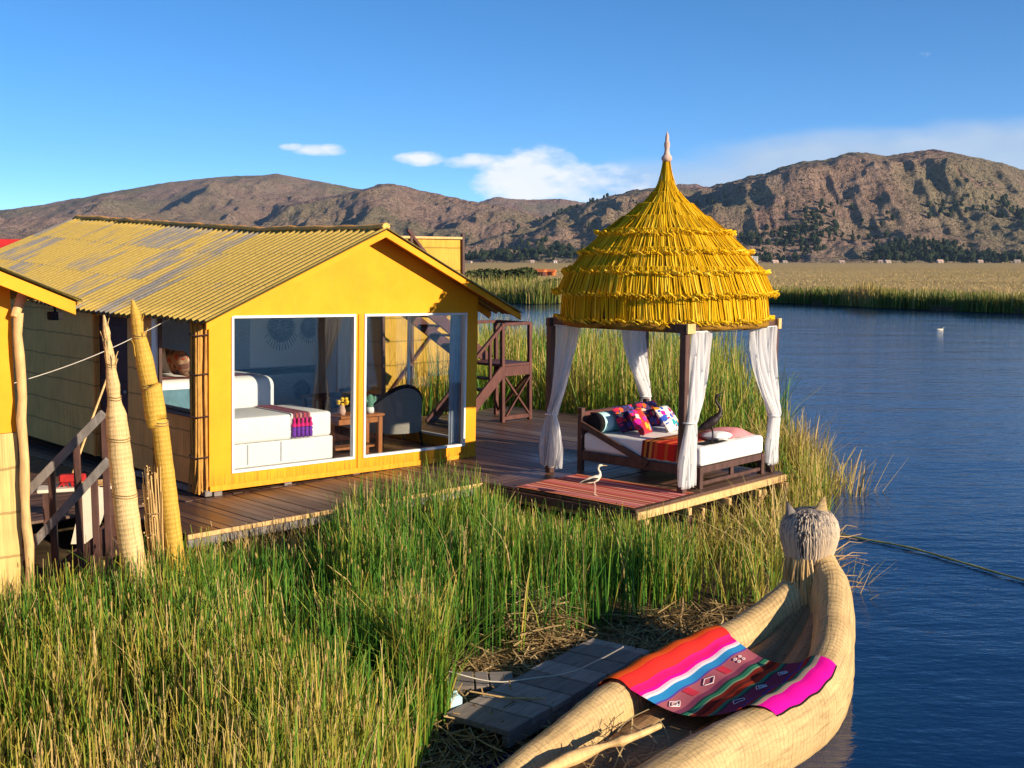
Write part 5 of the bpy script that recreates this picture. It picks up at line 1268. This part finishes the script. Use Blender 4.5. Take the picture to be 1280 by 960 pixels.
# ------------------------------------------------------------------ reed boat
def cr(pts, n):
    """Catmull-Rom through rows of numbers, resampled to n"""
    A = np.array(pts, float); m = len(A); out = []
    for t in np.linspace(0, m - 1 - 1e-6, n):
        i = int(t); f = t - i; a, b, c, d = A[max(i - 1, 0)], A[i], A[i + 1], A[min(i + 2, m - 1)]
        out.append(.5 * ((2 * b) + (c - a) * f + (2 * a - 5 * b + 4 * c - d) * f * f + (3 * b - a - 3 * c + d) * f ** 3))
    return np.array(out)
# x, y, crest height, half width, bottom height
BL = cr([(-.42, 5.9, .60, .07, .2), (-.30, 6.6, .52, .10, .1), (-.02, 7.34, .5, .14, 0), (.34, 8.0, .5, .155, -.1), (.81, 8.80, .52, .175, -.1), (1.42, 9.54, .56, .18, -.1), (1.99, 10.05, .62, .175, -.1), (2.41, 10.40, .77, .16, -.02), (2.70, 10.58, .98, .17, .2), (2.80, 10.60, 1.10, .15, .45)], 60)
BR = cr([(.10, 5.7, .60, .12, .1), (.42, 6.5, .52, .20, -.05), (.97, 7.34, .5, .24, -.1), (1.50, 7.98, .5, .205, -.1), (1.98, 8.47, .5, .205, -.1), (2.40, 8.97, .54, .20, -.1), (2.69, 9.52, .63, .195, -.1), (2.85, 10.02, .80, .19, -.1), (2.92, 10.30, 1.0, .20, -.05), (2.90, 10.48, 1.12, .18, .15)], 60)
def tube_ell(rows, name, mat, parent, n=22, end=True):
    m = MB(); vs, uv, fs = [], [], []; acc = 0; N = len(rows)
    for i, (x, y, zt, hw, zb) in enumerate(rows):
        a, b = rows[max(i - 1, 0)], rows[min(i + 1, N - 1)]; t = Vector((b[0] - a[0], b[1] - a[1], 0)).normalized(); s = Vector((t.y, -t.x, 0))
        if i: acc += np.linalg.norm(np.array(rows[i][:3]) - np.array(rows[i - 1][:3]))
        c = (zt + zb) / 2; hh = (zt - zb) / 2
        for j in range(n + 1):
            th = 2 * pi * j / n; cs, sn = math.cos(th), math.sin(th)
            ww = hw * (1 + .0 * sn); k = 1 + .012 * math.sin(acc * 21 + j) 
            px_ = math.copysign(abs(cs) ** .85, cs) * ww * k; vs.append((x + s.x * px_, y + s.y * px_, c + math.copysign(abs(sn) ** .85, sn) * hh * k)); uv.append((acc, j / n))
    for i in range(N - 1):
        for j in range(n): q = i * (n + 1) + j; fs.append((q, q + 1, q + n + 2, q + n + 1))
    m.add(vs, fs, uv, True)
    for i in (0, N - 1): m.add(vs[i * (n + 1):i * (n + 1) + n], [tuple(range(n))], [uv[i * (n + 1)]] * n)
    return m.build(name, mat, parent)
def boat():
    t = thing('reed_boat', 'totora reed boat with a cat head prow moored at the bank', 'boat')
    tube_ell(BL, 'hull_bundle', 'boat_reed', t); tube_ell(BR, 'hull_bundle', 'boat_reed', t)
    # inner rolls and floor
    def inner(rows, other, f, dz, hw):
        out = []
        for a, b in zip(rows, other):
            x, y = a[0] + (b[0] - a[0]) * f, a[1] + (b[1] - a[1]) * f; zt = a[2] - dz; out.append((x, y, zt, hw * min(1, max(.35, np.hypot(b[0] - a[0], b[1] - a[1]) / .9)), min(zt - .12, -.05 + max(0, a[2] - .6) * .9)))
        return np.array(out)
    tube_ell(inner(BL[8:57], BR[8:57], .27, .20, .16), 'inner_roll', 'boat_reed_inner', t, 16)
    tube_ell(inner(BR[8:57], BL[8:57], .30, .20, .17), 'inner_roll', 'boat_reed_inner', t, 16)
    def fl(u, v):
        i = int(v * 54) + 2; a, b = BL[i], BR[i]; z = .24 + max(0, (a[2] + b[2]) / 2 - .54) * 1.05
        return (a[0] + (b[0] - a[0]) * (.1 + .8 * u), a[1] + (b[1] - a[1]) * (.1 + .8 * u), z + .02 * math.sin(6 * u) )
    m = MB(); m.grid(fl, 8, 54, uvfn=lambda u, v: (v * 6, u * .4)); m.build('boat_floor', 'boat_reed_inner', t)
    # lashings round the bow
    # cat head on its neck, looking out over the water ahead (away from us)
    hx, hy, hz = 2.78, 10.64, 1.26
    m = MB(); prof = [(.0, -.55), (.165, -.55), (.170, -.40), (.192, -.26), (.235, -.12), (.262, -.02), (.262, .06), (.24, .14), (.185, .21), (.10, .243), (0, .25)]
    m.lathe(prof, (0, 0, 0), 30)
    rr = random.Random(5)
    m.v = [(hx + p[0] * (1.0 + .03 * math.sin(9 * math.atan2(p[1], p[0]))), hy + p[1] * .96, hz + p[2]) for p in m.v]
    head = m.build('cat_head', 'cat_grey', t)
    # stalk skin: combed reeds from the crown down to the neck, flaring at the collar
    N = 560; a = RNG.uniform(0, 2 * pi, N); K = 7; s = np.linspace(0, 1, K); pr = np.array(prof)[::-1]; L = np.concatenate([[0], np.cumsum(np.hypot(*(pr[1:] - pr[:-1]).T))]); L /= L[-1]
    s0 = RNG.uniform(.0, .35, N); s1 = RNG.uniform(.6, .97, N); q = s0[:, None] + (s1 - s0)[:, None] * s[None]
    r = np.interp(q, L, pr[:, 0]) + .008; z = np.interp(q, L, pr[:, 1]); aa = a[:, None] + RNG.normal(0, .12, N)[:, None] * s[None]
    P = np.stack([hx + r * np.cos(aa), hy + .96 * r * np.sin(aa), hz + z], -1); wd = np.stack([-np.sin(a), np.cos(a), 0 * a], 1)
    tn = (RNG.uniform(.12, .78, N) + .24 * np.clip(np.cos(a), 0, 1))[:, None] + 1.15 * (q - .30)  # tan grows downward; the lighter sunward side is light put into the tint
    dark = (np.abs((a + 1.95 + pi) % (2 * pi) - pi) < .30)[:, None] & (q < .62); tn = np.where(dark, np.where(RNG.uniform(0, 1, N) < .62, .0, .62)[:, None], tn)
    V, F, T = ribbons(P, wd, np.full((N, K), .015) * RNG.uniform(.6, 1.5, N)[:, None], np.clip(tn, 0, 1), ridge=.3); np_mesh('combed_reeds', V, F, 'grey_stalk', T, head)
    N = 230; a = RNG.uniform(0, 2 * pi, N); K = 5; s = np.linspace(0, 1, K)      # collar skirt
    r = .182 + .035 * np.sin(s * pi * .8)[None] + RNG.uniform(0, .03, N)[:, None] + .03 * s[None] * RNG.uniform(-1, 1.0, N)[:, None]; z = hz - .17 - (RNG.uniform(.28, .44, N)[:, None]) * s[None]
    aa = a[:, None] + RNG.normal(0, .1, N)[:, None] * s[None]; P = np.stack([hx + r * np.cos(aa), hy - .02 - .05 * s[None] + .9 * r * np.sin(aa), z], -1); wd = np.stack([-np.sin(a), np.cos(a), 0 * a], 1)
    V, F, T = ribbons(P, wd, np.full((N, K), .020) * (1 - .6 * s[None] ** 3), np.repeat(RNG.uniform(.2, 1, N)[:, None], K, 1), ridge=.3); np_mesh('neck_reeds', V, F, 'tan_stalk', T, head)
    for sg, mt in ((-1, 'cat_grey'), (1, 'boat_reed')):
        m = MB(); bx, by, bz = hx + (-.19 if sg < 0 else .09), hy - .04, hz + .13
        n = 10; ring = [(bx + (.07 if sg < 0 else .105) * math.cos(w) - sg * .02, by + .055 * math.sin(w), bz - .045 * math.cos(w) * sg * 1.0) for w in np.linspace(0, 2 * pi, n, endpoint=False)]
        tipp = (bx + sg * .04, by + .0, bz + (.20 if sg < 0 else .25)); mid = [tuple(Vector(p).lerp(Vector(tipp), .5) + Vector((0, 0, 0))) for p in ring]
        m.add(ring + mid + [tipp], [(i, (i + 1) % n, (i + 1) % n + n, i + n) for i in range(n)] + [(i + n, (i + 1) % n + n, 2 * n) for i in range(n)], [(p[2], i * .3) for i, p in enumerate(ring + mid + [tipp])], True); m.build('ear', mt, head)
    # mouth/neck ties
    m = MB()
    for zz, rr_ in ((-.24, .215), (-.33, .203)): m.tube([(hx + rr_ * math.cos(w), hy - .01 + rr_ * .95 * math.sin(w), hz + zz) for w in np.linspace(0, 2 * pi, 26)], .008, 5, cap=False)
    m.each('neck_tie', 'boat_reed_inner', head)
    m = MB(); N = 1
    # stray whiskers of reed at the outer side
    for k in range(13):
        a0 = random.uniform(-.7, .5); z0 = hz - random.uniform(.0, .75); L_ = random.uniform(.18, .42); x0 = hx + .20 + max(0, (hz - .4 - z0)) * .25; dz = random.uniform(-.05, .16)
        m.tube([(x0, hy - .12 * random.random(), z0), (x0 + L_ * .6 * math.cos(a0), hy + L_ * .6 * math.sin(a0), z0 + dz), (x0 + L_ * math.cos(a0), hy + L_ * math.sin(a0), z0 + dz * .8)], (.006, .004, .002), 5)
    m.build('stray_reeds', 'pale_wood', t)['kind'] = 'stuff'
    return t
boat()
def boat_z(i, s):
    """upper surface of the boat between the two crests; s across, 0 left crest .. 1 right crest"""
    a, b = BL[i], BR[i]; Wd = np.hypot(b[0] - a[0], b[1] - a[1]); c = (a[2] + b[2]) / 2
    best = .12
    for row, d in ((a, s * Wd), (b, (1 - s) * Wd)):
        k = abs(d / row[3]) * .94
        if abs(k) < 1: best = max(best, (row[2] + row[4]) / 2 + (row[2] - row[4]) / 2 * (1 - k ** 2.353) ** .425)
    sag = c - .15 * math.sin(pi * min(1, max(0, s))) ** .8
    return max(best, sag) if 0 < s < 1 else best
def blanket():
    t = thing('striped_blanket', 'bright striped woven blanket draped across the reed boat', 'blanket')
    def at(u, v, lift=.026):
        s = -.17 + 1.30 * u; d = u
        f = (26.2 - 2.6 * d) + 11.2 * v + .25 * math.sin(7 * u); i = int(f); g = f - i
        a = BL[i] + (BL[i + 1] - BL[i]) * g; b = BR[i] + (BR[i + 1] - BR[i]) * g
        x, y = a[0] + (b[0] - a[0]) * s, a[1] + (b[1] - a[1]) * s; z = boat_z(i, s) * (1 - g) + boat_z(i + 1, s) * g
        z += lift + .012 * math.sin(9 * u + 5 * v) * (1 if 0.1 < s < .9 else .3) + .008 * math.sin(23 * v + 4 * u)
        return (x, y, z)
    m = MB(); m.grid(at, 90, 40, uvfn=lambda u, v: (u, v)); m.build('cloth', 'blanket_stripes', t)
    m = MB()
    def dia(cu, cv, ru, rv, k=1):
        P = [(cu - ru, cv), (cu, cv + rv), (cu + ru, cv), (cu, cv - rv), (cu - ru, cv)]; pts = []
        for a, b in zip(P[:-1], P[1:]):
            for q in np.linspace(0, 1, 5)[:-1]: pts.append(at(a[0] + (b[0] - a[0]) * q, a[1] + (b[1] - a[1]) * q  , .032))
        m.tube(pts + [pts[0]], .003, 4)
    for cu, cv, k in ((.425, .10, 2), (.425, .46, 1), (.425, .82, 3), (.725, .22, 1), (.725, .50, 2), (.73, .80, 2)):
        if k == 3:
            for dx, dy in ((-.015, -.03), (.015, -.03), (-.015, .03), (.015, .03)): dia(cu + dx, cv + dy, .009, .018)
        else:
            dia(cu, cv, .03, .06); 
            if k == 2: dia(cu, cv, .015, .03); dia(cu + .018, cv + .0, .010, .02)
    m.build('woven_motif', 'white_cloth', t)['kind'] = 'stuff'
    for cv, w in ((.28, .07), (.64, .08)):
        m = MB(); m.grid(lambda u, v: at(.385 + .075 * u, cv + w * (v - .5), .0295), 8, 5); m.build('red_patch', 'motif_red', t)
mottled('motif_red', (.58, .04, .07), .1, 30, .9, .08)
blanket()
t = thing('push_pole', 'pale debarked wooden pole lying over the straw in the boat', 'pole'); m = MB()
P = cr([(-.45, 6.25, .50, 0, 0), (-.02, 6.95, .50, 0, 0), (.35, 7.40, .49, 0, 0), (.62, 7.66, .48, 0, 0), (.80, 7.74, .50, 0, 0), (1.06, 8.02, .48, 0, 0)], 26); m.tube([tuple(p[:3]) for p in P], [.052 + .012 * math.sin(i * .7) * (i < 20) - .0012 * i for i in range(26)], 10, wob=.06); m.build('pole_shaft', 'pale_wood', t)
litter('boat_straw', 2200, [(x, y) for x, y in [(r[0] + .12, r[1] - .1) for r in BL[4:25:2]] + [(r[0] - .16, r[1] + .1) for r in BR[4:22:2][::-1]]], (-.6, 2.4, 5.6, 10), 'loose dry straw bedding on the boat floor', .16, (.12, .42), .010, zf=lambda x, y: np.full(len(x), .25), tlo=.2)

# ------------------------------------------------------------------ landing planks on the bank
PM = frame((-.02, 8.60, .20), 55)
def walkway():
    t = thing('plank_walkway', 'grey weathered plank walkway between the boat and the bank', 'walkway', M=PM)
    boards(t, PM, 0, 2.3, 0, .63, 'v', w=.31, gap=.022, th=.05, mat='grey_plank', ragged=.012)
    m = MB(); m.beam((.0, .04, -.10), (2.3, .04, -.10), .07, .09); m.build('bearer', 'grey_wood', t)
    m = MB(); m.beam((.0, .58, -.10), (2.3, .58, -.10), .07, .09); m.build('bearer', 'grey_wood', t)
    for u, v in ((.15, .1), (2.1, .5), (1.2, .3), (.15, .55)):
        m = MB(); m.tube([(u, v, -.9), (u, v, -.148)], .045, 8); m.build('stilt', 'dark_wood', t)
walkway()
SM_ = frame((-.62, 9.62, .16), 4)
def step():
    t = thing('short_plank_step', 'row of four short grey boards beside the reeds', 'step', M=SM_)
    a = 0
    for w in (.11, .20, .13, .22):
        m = MB(); m.box((a, 0, -.03), (a + w - .015, .36, random.uniform(-.004, .006)), bev=.005); o = m.build('board', 'grey_plank', t); a += w
    m = MB(); m.beam((-.02, .06, -.07), (a, .06, -.07), .06, .07); m.build('bearer', 'grey_wood', t)
    for u in (.05, .55):
        m = MB(); m.tube([(u, .1, -.6), (u, .1, -.108)], .04, 7); m.build('stilt', 'dark_wood', t)
step()
t = thing('plastic_container', 'pale blue plastic container standing by the short boards', 'container', (-.50, 9.20, .10), R(30)); m = MB(); m.box((-.075, -.075, 0), (.075, .075, .16), bev=.02); m.build('container_body', 'plastic_blue', t)
m = MB(); m.tube([(0, .02, .16), (0, .02, .185)], .03, 12); m.tube([(-.04, -.03, .16), (-.03, -.03, .19), (.03, -.03, .19), (.04, -.03, .16)], .01, 6); m.build('handle', 'plastic_blue', t)
t = thing('mooring_line', 'thin pale line running from the reeds across the planks', 'rope'); m = MB(); m.tube(cr([(-.75, 9.75, .32, 0, 0), (-.2, 9.66, .20, 0, 0), (.2, 9.66, .23, 0, 0), (.55, 9.70, .28, 0, 0), (.95, 9.62, .52, 0, 0)], 20)[:, :3].tolist(), .007, 6); m.build('line_strand', 'cream_board', t)
t = thing('loose_stick', 'thin dry stick lying on the grey walkway', 'stick'); m = MB(); m.tube([(-.35, 9.32, .24), (-.05, 9.22, .222), (.28, 9.20, .225)], (.008, .01, .006), 6); m.build('stick_body', 'pale_wood', t)
t = thing('marker_stake', 'short pale wooden stake standing among leaning reeds', 'stake', (-.80, 10.9, .1)); m = MB(); m.beam((0, 0, -.3), (.02, 0, .62), .045, .04); m.build('stake_body', 'pale_wood', t)
t = thing('floating_rope', 'thin olive rope floating on the blue water', 'rope'); m = MB(); m.tube(cr([(3.7, 16.9, .2, 0, 0), (4.57, 15.8, .03, 0, 0), (5.28, 15.0, .025, 0, 0), (6.0, 13.6, .025, 0, 0), (7.4, 11, .025, 0, 0), (9, 8.5, .025, 0, 0)], 40)[:, :3].tolist(), [.013 + .003 * math.sin(i * 2.1) for i in range(40)], 6, wob=.2); m.build('rope_strand', 'rope', t)

# ------------------------------------------------------------------ totora pillars
def pillar(label, mat, base, knots, lean, rings=()):
    """knots: (height, radius)"""
    t = thing('reed_pillar', label, 'pillar', base, group='bound reed pillars')
    K = np.array(knots, float); zz = np.unique(np.concatenate([np.linspace(K[0, 0], K[-1, 0], 70), K[:, 0]])); K = np.stack([zz, np.interp(zz, K[:, 0], K[:, 1]), np.interp(zz, K[:, 0], K[:, 2])], 1)
    X = lambda z: float(np.interp(z, K[:, 0], K[:, 2]))
    rows = [(x, 0, z) for z, r, x in K]
    m = MB(); m.tube(rows, [max(r, .004) * (1 + .015 * math.sin(z * 31)) for z, r, x in K], 24, up=(0, 1, 0), wob=.012); b = m.build('bundle', mat, t)
    for z in rings:
        r = float(np.interp(z, K[:, 0], K[:, 1])); m = MB()
        for dz in (-.012, .012): m.tube([(X(z) + (r + .003) * math.cos(a), (r + .003) * math.sin(a), z + dz + .008 * math.sin(2 * a)) for a in np.linspace(0, 2 * pi, 24)], .005, 5, cap=False)
        m.each('lashing', 'tan_rope', t)
    N = 26; m = MB()   # loose ends at the tip
    zt = knots[-1][0]
    for k in range(12):
        a = random.uniform(0, 2 * pi); z = zt - random.uniform(.05, .45); r = float(np.interp(z, K[:, 0], K[:, 1])); x, y = X(z) + r * math.cos(a), r * math.sin(a)
        m.tube([(x, y, z - .1), (x + .01 * math.cos(a), y + .01 * math.sin(a), z), (x + .03 * math.cos(a), y + .03 * math.sin(a), z + .05)], (.006, .006, .003), 4)
    m.build('loose_ends', mat, t)['kind'] = 'stuff'
mottled('tan_rope', (.30, .20, .09), .3, 30, .9, .1)
# left: slim pale pillar; its neighbour: stouter, golden, telescoped; a thin ragged stake between
pillar('pale reed pillar with knotted tip, nearer the dark railing', 'pillar_pale', (-3.50, 10.55, .15), [(-.2, .115, .04), (.67, .113, 0), (1.2, .111, -.055), (1.9, .104, -.11), (2.24, .093, -.13), (2.34, .066, -.14), (2.42, .056, -.145), (2.52, .062, -.15), (2.64, .048, -.16), (2.70, .038, -.165), (2.78, .046, -.17), (2.88, .036, -.18), (2.94, .026, -.185), (3.0, .034, -.19), (3.08, .022, -.20), (3.16, .008, -.21)], None, (1.50, 2.02, 2.40, 2.70))
pillar('golden reed pillar in three stacked sections beside the deck', 'pillar_gold', (-3.17, 10.75, .15), [(-.2, .095, .07), (.62, .088, 0), (1.4, .082, -.06), (2.14, .077, -.125), (2.145, .080, -.13), (2.15, .098, -.152), (2.47, .094, -.190), (2.475, .080, -.205), (2.75, .080, -.25), (2.92, .066, -.285), (3.0, .052, -.30), (3.08, .056, -.305), (3.2, .036, -.325), (3.29, .012, -.34)], None, (2.14, 2.48, 2.95))
def ragged_stake():
    t = thing('reed_stake', 'thin ragged dry reed bundle standing between the two pillars', 'reed bundle', (-3.33, 10.72, .15)); N = 170; a = RNG.uniform(0, 2 * pi, N); r = .075 * np.sqrt(RNG.uniform(0, 1, N)); K = 5; s = np.linspace(0, 1, K); h = RNG.uniform(.9, 1.75, N)
    P = np.empty((N, K, 3)); P[..., 0] = (r * np.cos(a))[:, None] + RNG.normal(0, .03, N)[:, None] * s[None] ** 2 - .05 * s[None]; P[..., 1] = (r * np.sin(a))[:, None] + RNG.normal(0, .03, N)[:, None] * s[None] ** 2; P[..., 2] = h[:, None] * s[None]
    wd = np.stack([-np.sin(a), np.cos(a), 0 * a], 1); V, F, T = ribbons(P, wd, np.full((N, K), .022) * (1 - .5 * s[None] ** 2), np.repeat(RNG.uniform(.3, 1, N)[:, None], K, 1), ridge=.3); np_mesh('stalks', V, F, 'tan_stalk', T, t)
    m = MB()
    for k in range(46): 
        z = random.uniform(1.0, 1.75); m.ball((-.05 * z / 1.7 + random.gauss(0, .035), random.gauss(0, .035) - .05, z), random.uniform(.006, .011), 6, 4)
    m.build('seed_heads', 'pale_wood', t)['kind'] = 'stuff'
    for z in (.55, 1.3):
        m = MB(); m.tube([(-.03 * z + .085 * math.cos(w), .085 * math.sin(w), z) for w in np.linspace(0, 2 * pi, 16)], .008, 5, cap=False); m.build('lashing', 'tan_rope', t)
ragged_stake()

# ------------------------------------------------------------------ stair, bench, broom by the left deck
RM = frame((-4.08, 11.62, 0), 8)
def railing():
    t = thing('stair_railing', 'dark weathered wooden stair railing sloping down to the left', 'railing', M=RM); w = 'dark_wood'
    m = MB(); m.beam((-1.25, -.05, 1.03), (-.03, -.05, 2.28), .06, .085); m.build('hand_rail', 'grey_wood', t)
    m = MB(); m.beam((-1.02, -.055, .68), (.0, -.055, 1.80), .06, .085); m.build('middle_rail', 'grey_wood', t)
    for u, z0, z1 in ((-.04, .3, 2.24), (-.32, .3, 2.0), (-.57, .25, 1.72), (-.86, .2, 1.0), (-.16, .3, 1.62)):
        m = MB(); m.beam((u, .0, z0), (u, .0, z1), .065, .05, up=(0, 1, 0)); m.build('post', w, t)
    m = MB(); m.beam((-1.25, .03, -.05), (-.02, .03, 1.0), .05, .22); m.build('stringer', w, t)
    m = MB(); m.beam((-1.25, .85, -.05), (-.02, .85, 1.0), .05, .22); m.build('stringer', w, t)
    for k in range(5):
        m = MB(); m.box((-1.1 + k * .23, .06, .02 + k * .19), (-.84 + k * .23, .82, .05 + k * .19)); m.build('tread', w, t)
railing()
t = thing('plank_bench', 'pale low bench by the reed wall of the bungalow', 'bench', M=frame((-4.98, 13.15, .75), 20)); m = MB(); m.box((-.45, -.16, .44), (.45, .16, .48), bev=.008); m.build('seat', 'cream_board', t)
for x, y in ((-.36, -.1), (.36, -.1), (-.36, .1), (.36, .1)):
    m = MB(); m.box((x - .03, y - .03, 0), (x + .03, y + .03, .44)); m.build('leg', 'dark_wood', t)
t = thing('cream_paddle', 'cream wooden board leaning under the stair railing', 'board', M=frame((-4.62, 12.2, .78), 10)); m = MB()
prof = [(-.11, 0), (.11, 0), (.16, .25), (.17, .45), (.12, .56), (.03, .61), (-.06, .60), (-.10, .50)]
n = len(prof); m.add([(x + .22 * z, .12 * z, z) for x, z in prof] + [(x + .22 * z, .12 * z + .03, z) for x, z in prof], [tuple(range(n)), tuple(range(2 * n - 1, n - 1, -1))] + [(i, i + n, (i + 1) % n + n, (i + 1) % n) for i in range(n)]); m.build('board_body', 'cream_board', t)
def broom():
    t = thing('broom', 'long broom with a red head leaning on the bench', 'broom', M=frame((-5.05, 13.1, 1.22), 15))
    m = MB(); m.tube([(.02, 0, .16), (.22, .5, .75), (.42, 1.0, 1.32)], .014, 8); m.build('broom_handle', 'pale_wood', t)
    m = MB(); m.box((-.13, -.05, .06), (.16, .05, .15), bev=.015); m.build('head', 'red_cloth', t)
    m = MB()
    for k in range(40): x = random.uniform(-.12, .15); y = random.uniform(-.04, .04); m.beam((x, y, .06), (x + random.gauss(0, .03), y + random.gauss(0, .02), .012), .01, .01)
    m.build('bristles', 'red_cloth', t)['kind'] = 'stuff'
broom()
t = thing('straw_bundle', 'small bundle of yellow straw lying on the bench', 'straw bundle', M=frame((-4.78, 13.1, 1.235), 15)); m = MB()
for k in range(30): y = random.uniform(-.07, .07); m.tube([(-.14, y, .01 + random.random() * .04), (.14 + random.gauss(0, .03), y + random.gauss(0, .03), .01 + random.random() * .05)], .008, 4)
m.build('stalks', 'pale_wood', t)['kind'] = 'stuff'
a = Vector((-5.05, 10.4, 2.55)); b = HM @ Vector((-.03, .95, 2.18)); t = thing('overhead_wire', 'thin pale wire running from the hut to the bungalow eave', 'wire'); m = MB()
m.tube([tuple(a.lerp(b, k / 20) - Vector((0, 0, .10 * math.sin(pi * k / 20)))) for k in range(21)], .006, 5); m.build('wire_strand', 'cream_board', t)

# ------------------------------------------------------------------ far side: huts, houses, bushes
def far_house(x, y, w, d, h, rz, roof, wall, label, group, z=.4):
    t = thing('far_house', label, 'house', (x, y, z), rz, group=group)
    m = MB(); m.box((-w / 2, -d / 2, 0), (w / 2, d / 2, h)); m.build('wall', wall, t)
    m = MB(); e = .3; r = w * .28; n = [(-d / 2 - e, h), (d / 2 + e, h), (0, h + r)]
    m.add([(-w / 2 - e, a, z_) for a, z_ in n] + [(w / 2 + e, a, z_) for a, z_ in n], [(0, 1, 2), (5, 4, 3), (0, 3, 4, 1), (1, 4, 5, 2), (2, 5, 3, 0)]); m.build('roof', roof, t)
    m = MB(); m.box((-.5, -d / 2 - .05, .05), (.5, -d / 2 - .01, min(2.1, h * .8))); m.build('door', 'maroon', t)
G1 = 'orange roofed huts beyond the channel'
for k, (px_, y, w) in enumerate(((650, 262, 1.8), (662, 268, 2.0), (674, 262, 2.4), (688, 270, 1.9))):
    far_house((px_ - 640) / FPX * y, y, w, 2, .9, R(random.uniform(-25, 25)), 'orange_roof', 'orange_roof' if k % 2 else 'red_wood', ['leftmost of the small orange roofed huts on the marsh', 'second small orange roofed hut on the marsh from the left', 'widest small orange roofed hut on the marsh', 'small orange roofed hut nearest the thatched dome'][k], G1, .4)
G2 = 'white houses at the foot of the rocky hill'
for k, (px_, w, h) in enumerate(((588, 6, 4), (665, 8, 5), (694, 7, 5), (935, 11, 8), (943, 6, 9), (967, 12, 4), (979, 9, 4), (1050, 10, 4), (1098, 9, 5), (1107, 12, 4), (1172, 12, 5), (1222, 10, 5), (1268, 12, 5))):
    y = 1640 + (k * 37) % 60; far_house((px_ - 640) / FPX * y, y, w * (.95 if k in (3, 4) else .7), 6, h * (.9 if k in (3, 4) else .55), R(k * 31 % 40 - 20), 'white_wall' if k in (3, 4) else 'clay' if k % 3 else 'far_wall', 'white_wall' if k in (2, 3, 4) else 'far_wall', 'tiny pale house at the far foot of the rocky hill' if k not in (3, 4) else 'brighter white house of the close pair on the far shore', G2, .5)
def bush(label, x, y, r, h):
    t = thing('bush', label, 'bush', (x, y, .3), group='dark bushes beyond the channel'); N = 500; q = RNG.normal(0, 1, (N, 3)); q /= np.linalg.norm(q, axis=1, keepdims=True); q *= RNG.uniform(.5, 1, N)[:, None] ** .5
    c = np.stack([q[:, 0] * r * (1 + .3 * np.sin(3 * q[:, 2])), q[:, 1] * r, (q[:, 2] * .5 + .5) * h], 1); a = RNG.normal(0, 1, (N, 3)); a /= np.linalg.norm(a, axis=1, keepdims=True); b_ = np.cross(a, RNG.normal(0, 1, (N, 3))); b_ /= np.linalg.norm(b_, axis=1, keepdims=True); s_ = .22
    V = np.stack([c - a * s_ - b_ * s_, c + a * s_ - b_ * s_, c + a * s_ + b_ * s_, c - a * s_ + b_ * s_], 1).reshape(-1, 3); F = np.arange(4 * N).reshape(N, 4); np_mesh('foliage', V, F, 'shrub', None, t)
for k, (px_, y, r, h) in enumerate(((645, 150, 2.0, 2.4), (634, 146, 1.2, 1.9), (657, 155, 1.4, 2.6), (612, 190, 3.2, 2.2), (590, 185, 4.2, 1.8), (693, 116, 1.4, 1.6))):
    bush(['dark bush in the middle of the far reed patch', 'small dark bush left of the central far bush', 'upright dark bush right of the central far bush', 'broad low bush on the marsh behind the reeds', 'longest low bush on the marsh beside the tower', 'dark low bush at the water beside the dome'][k], (px_ - 640) / FPX * y, y, r, h)
t = thing('red_roofed_hut', 'red roofed hut just showing beyond the bungalow roof', 'house', (-19.1, 40, .0), R(20)); m = MB(); m.box((-2, -1.5, 0), (2, 1.5, 3.4)); m.build('wall', 'reed_matting', t)
m = MB(); n_ = [(-1.8, 3.4), (1.8, 3.4), (0, 4.55)]; m.add([(-2.3, a, z) for a, z in n_] + [(2.3, a, z) for a, z in n_], [(0, 1, 2), (5, 4, 3), (0, 3, 4, 1), (1, 4, 5, 2), (2, 5, 3, 0)]); m.build('roof', 'red_roof', t)
t = thing('water_bird', 'tiny water bird afloat on the far blue water', 'bird', (23.6, 64, .0)); m = MB(); m.ball((0, 0, .02), (.22, .09, .06), 10, 7); m.build('body', 'bird_white', t)
m = MB(); m.tube([(.15, 0, .05), (.19, 0, .10), (.22, 0, .12), (.27, 0, .115)], (.025, .016, .02, .006), 7); m.build('neck', 'bird_white', t)
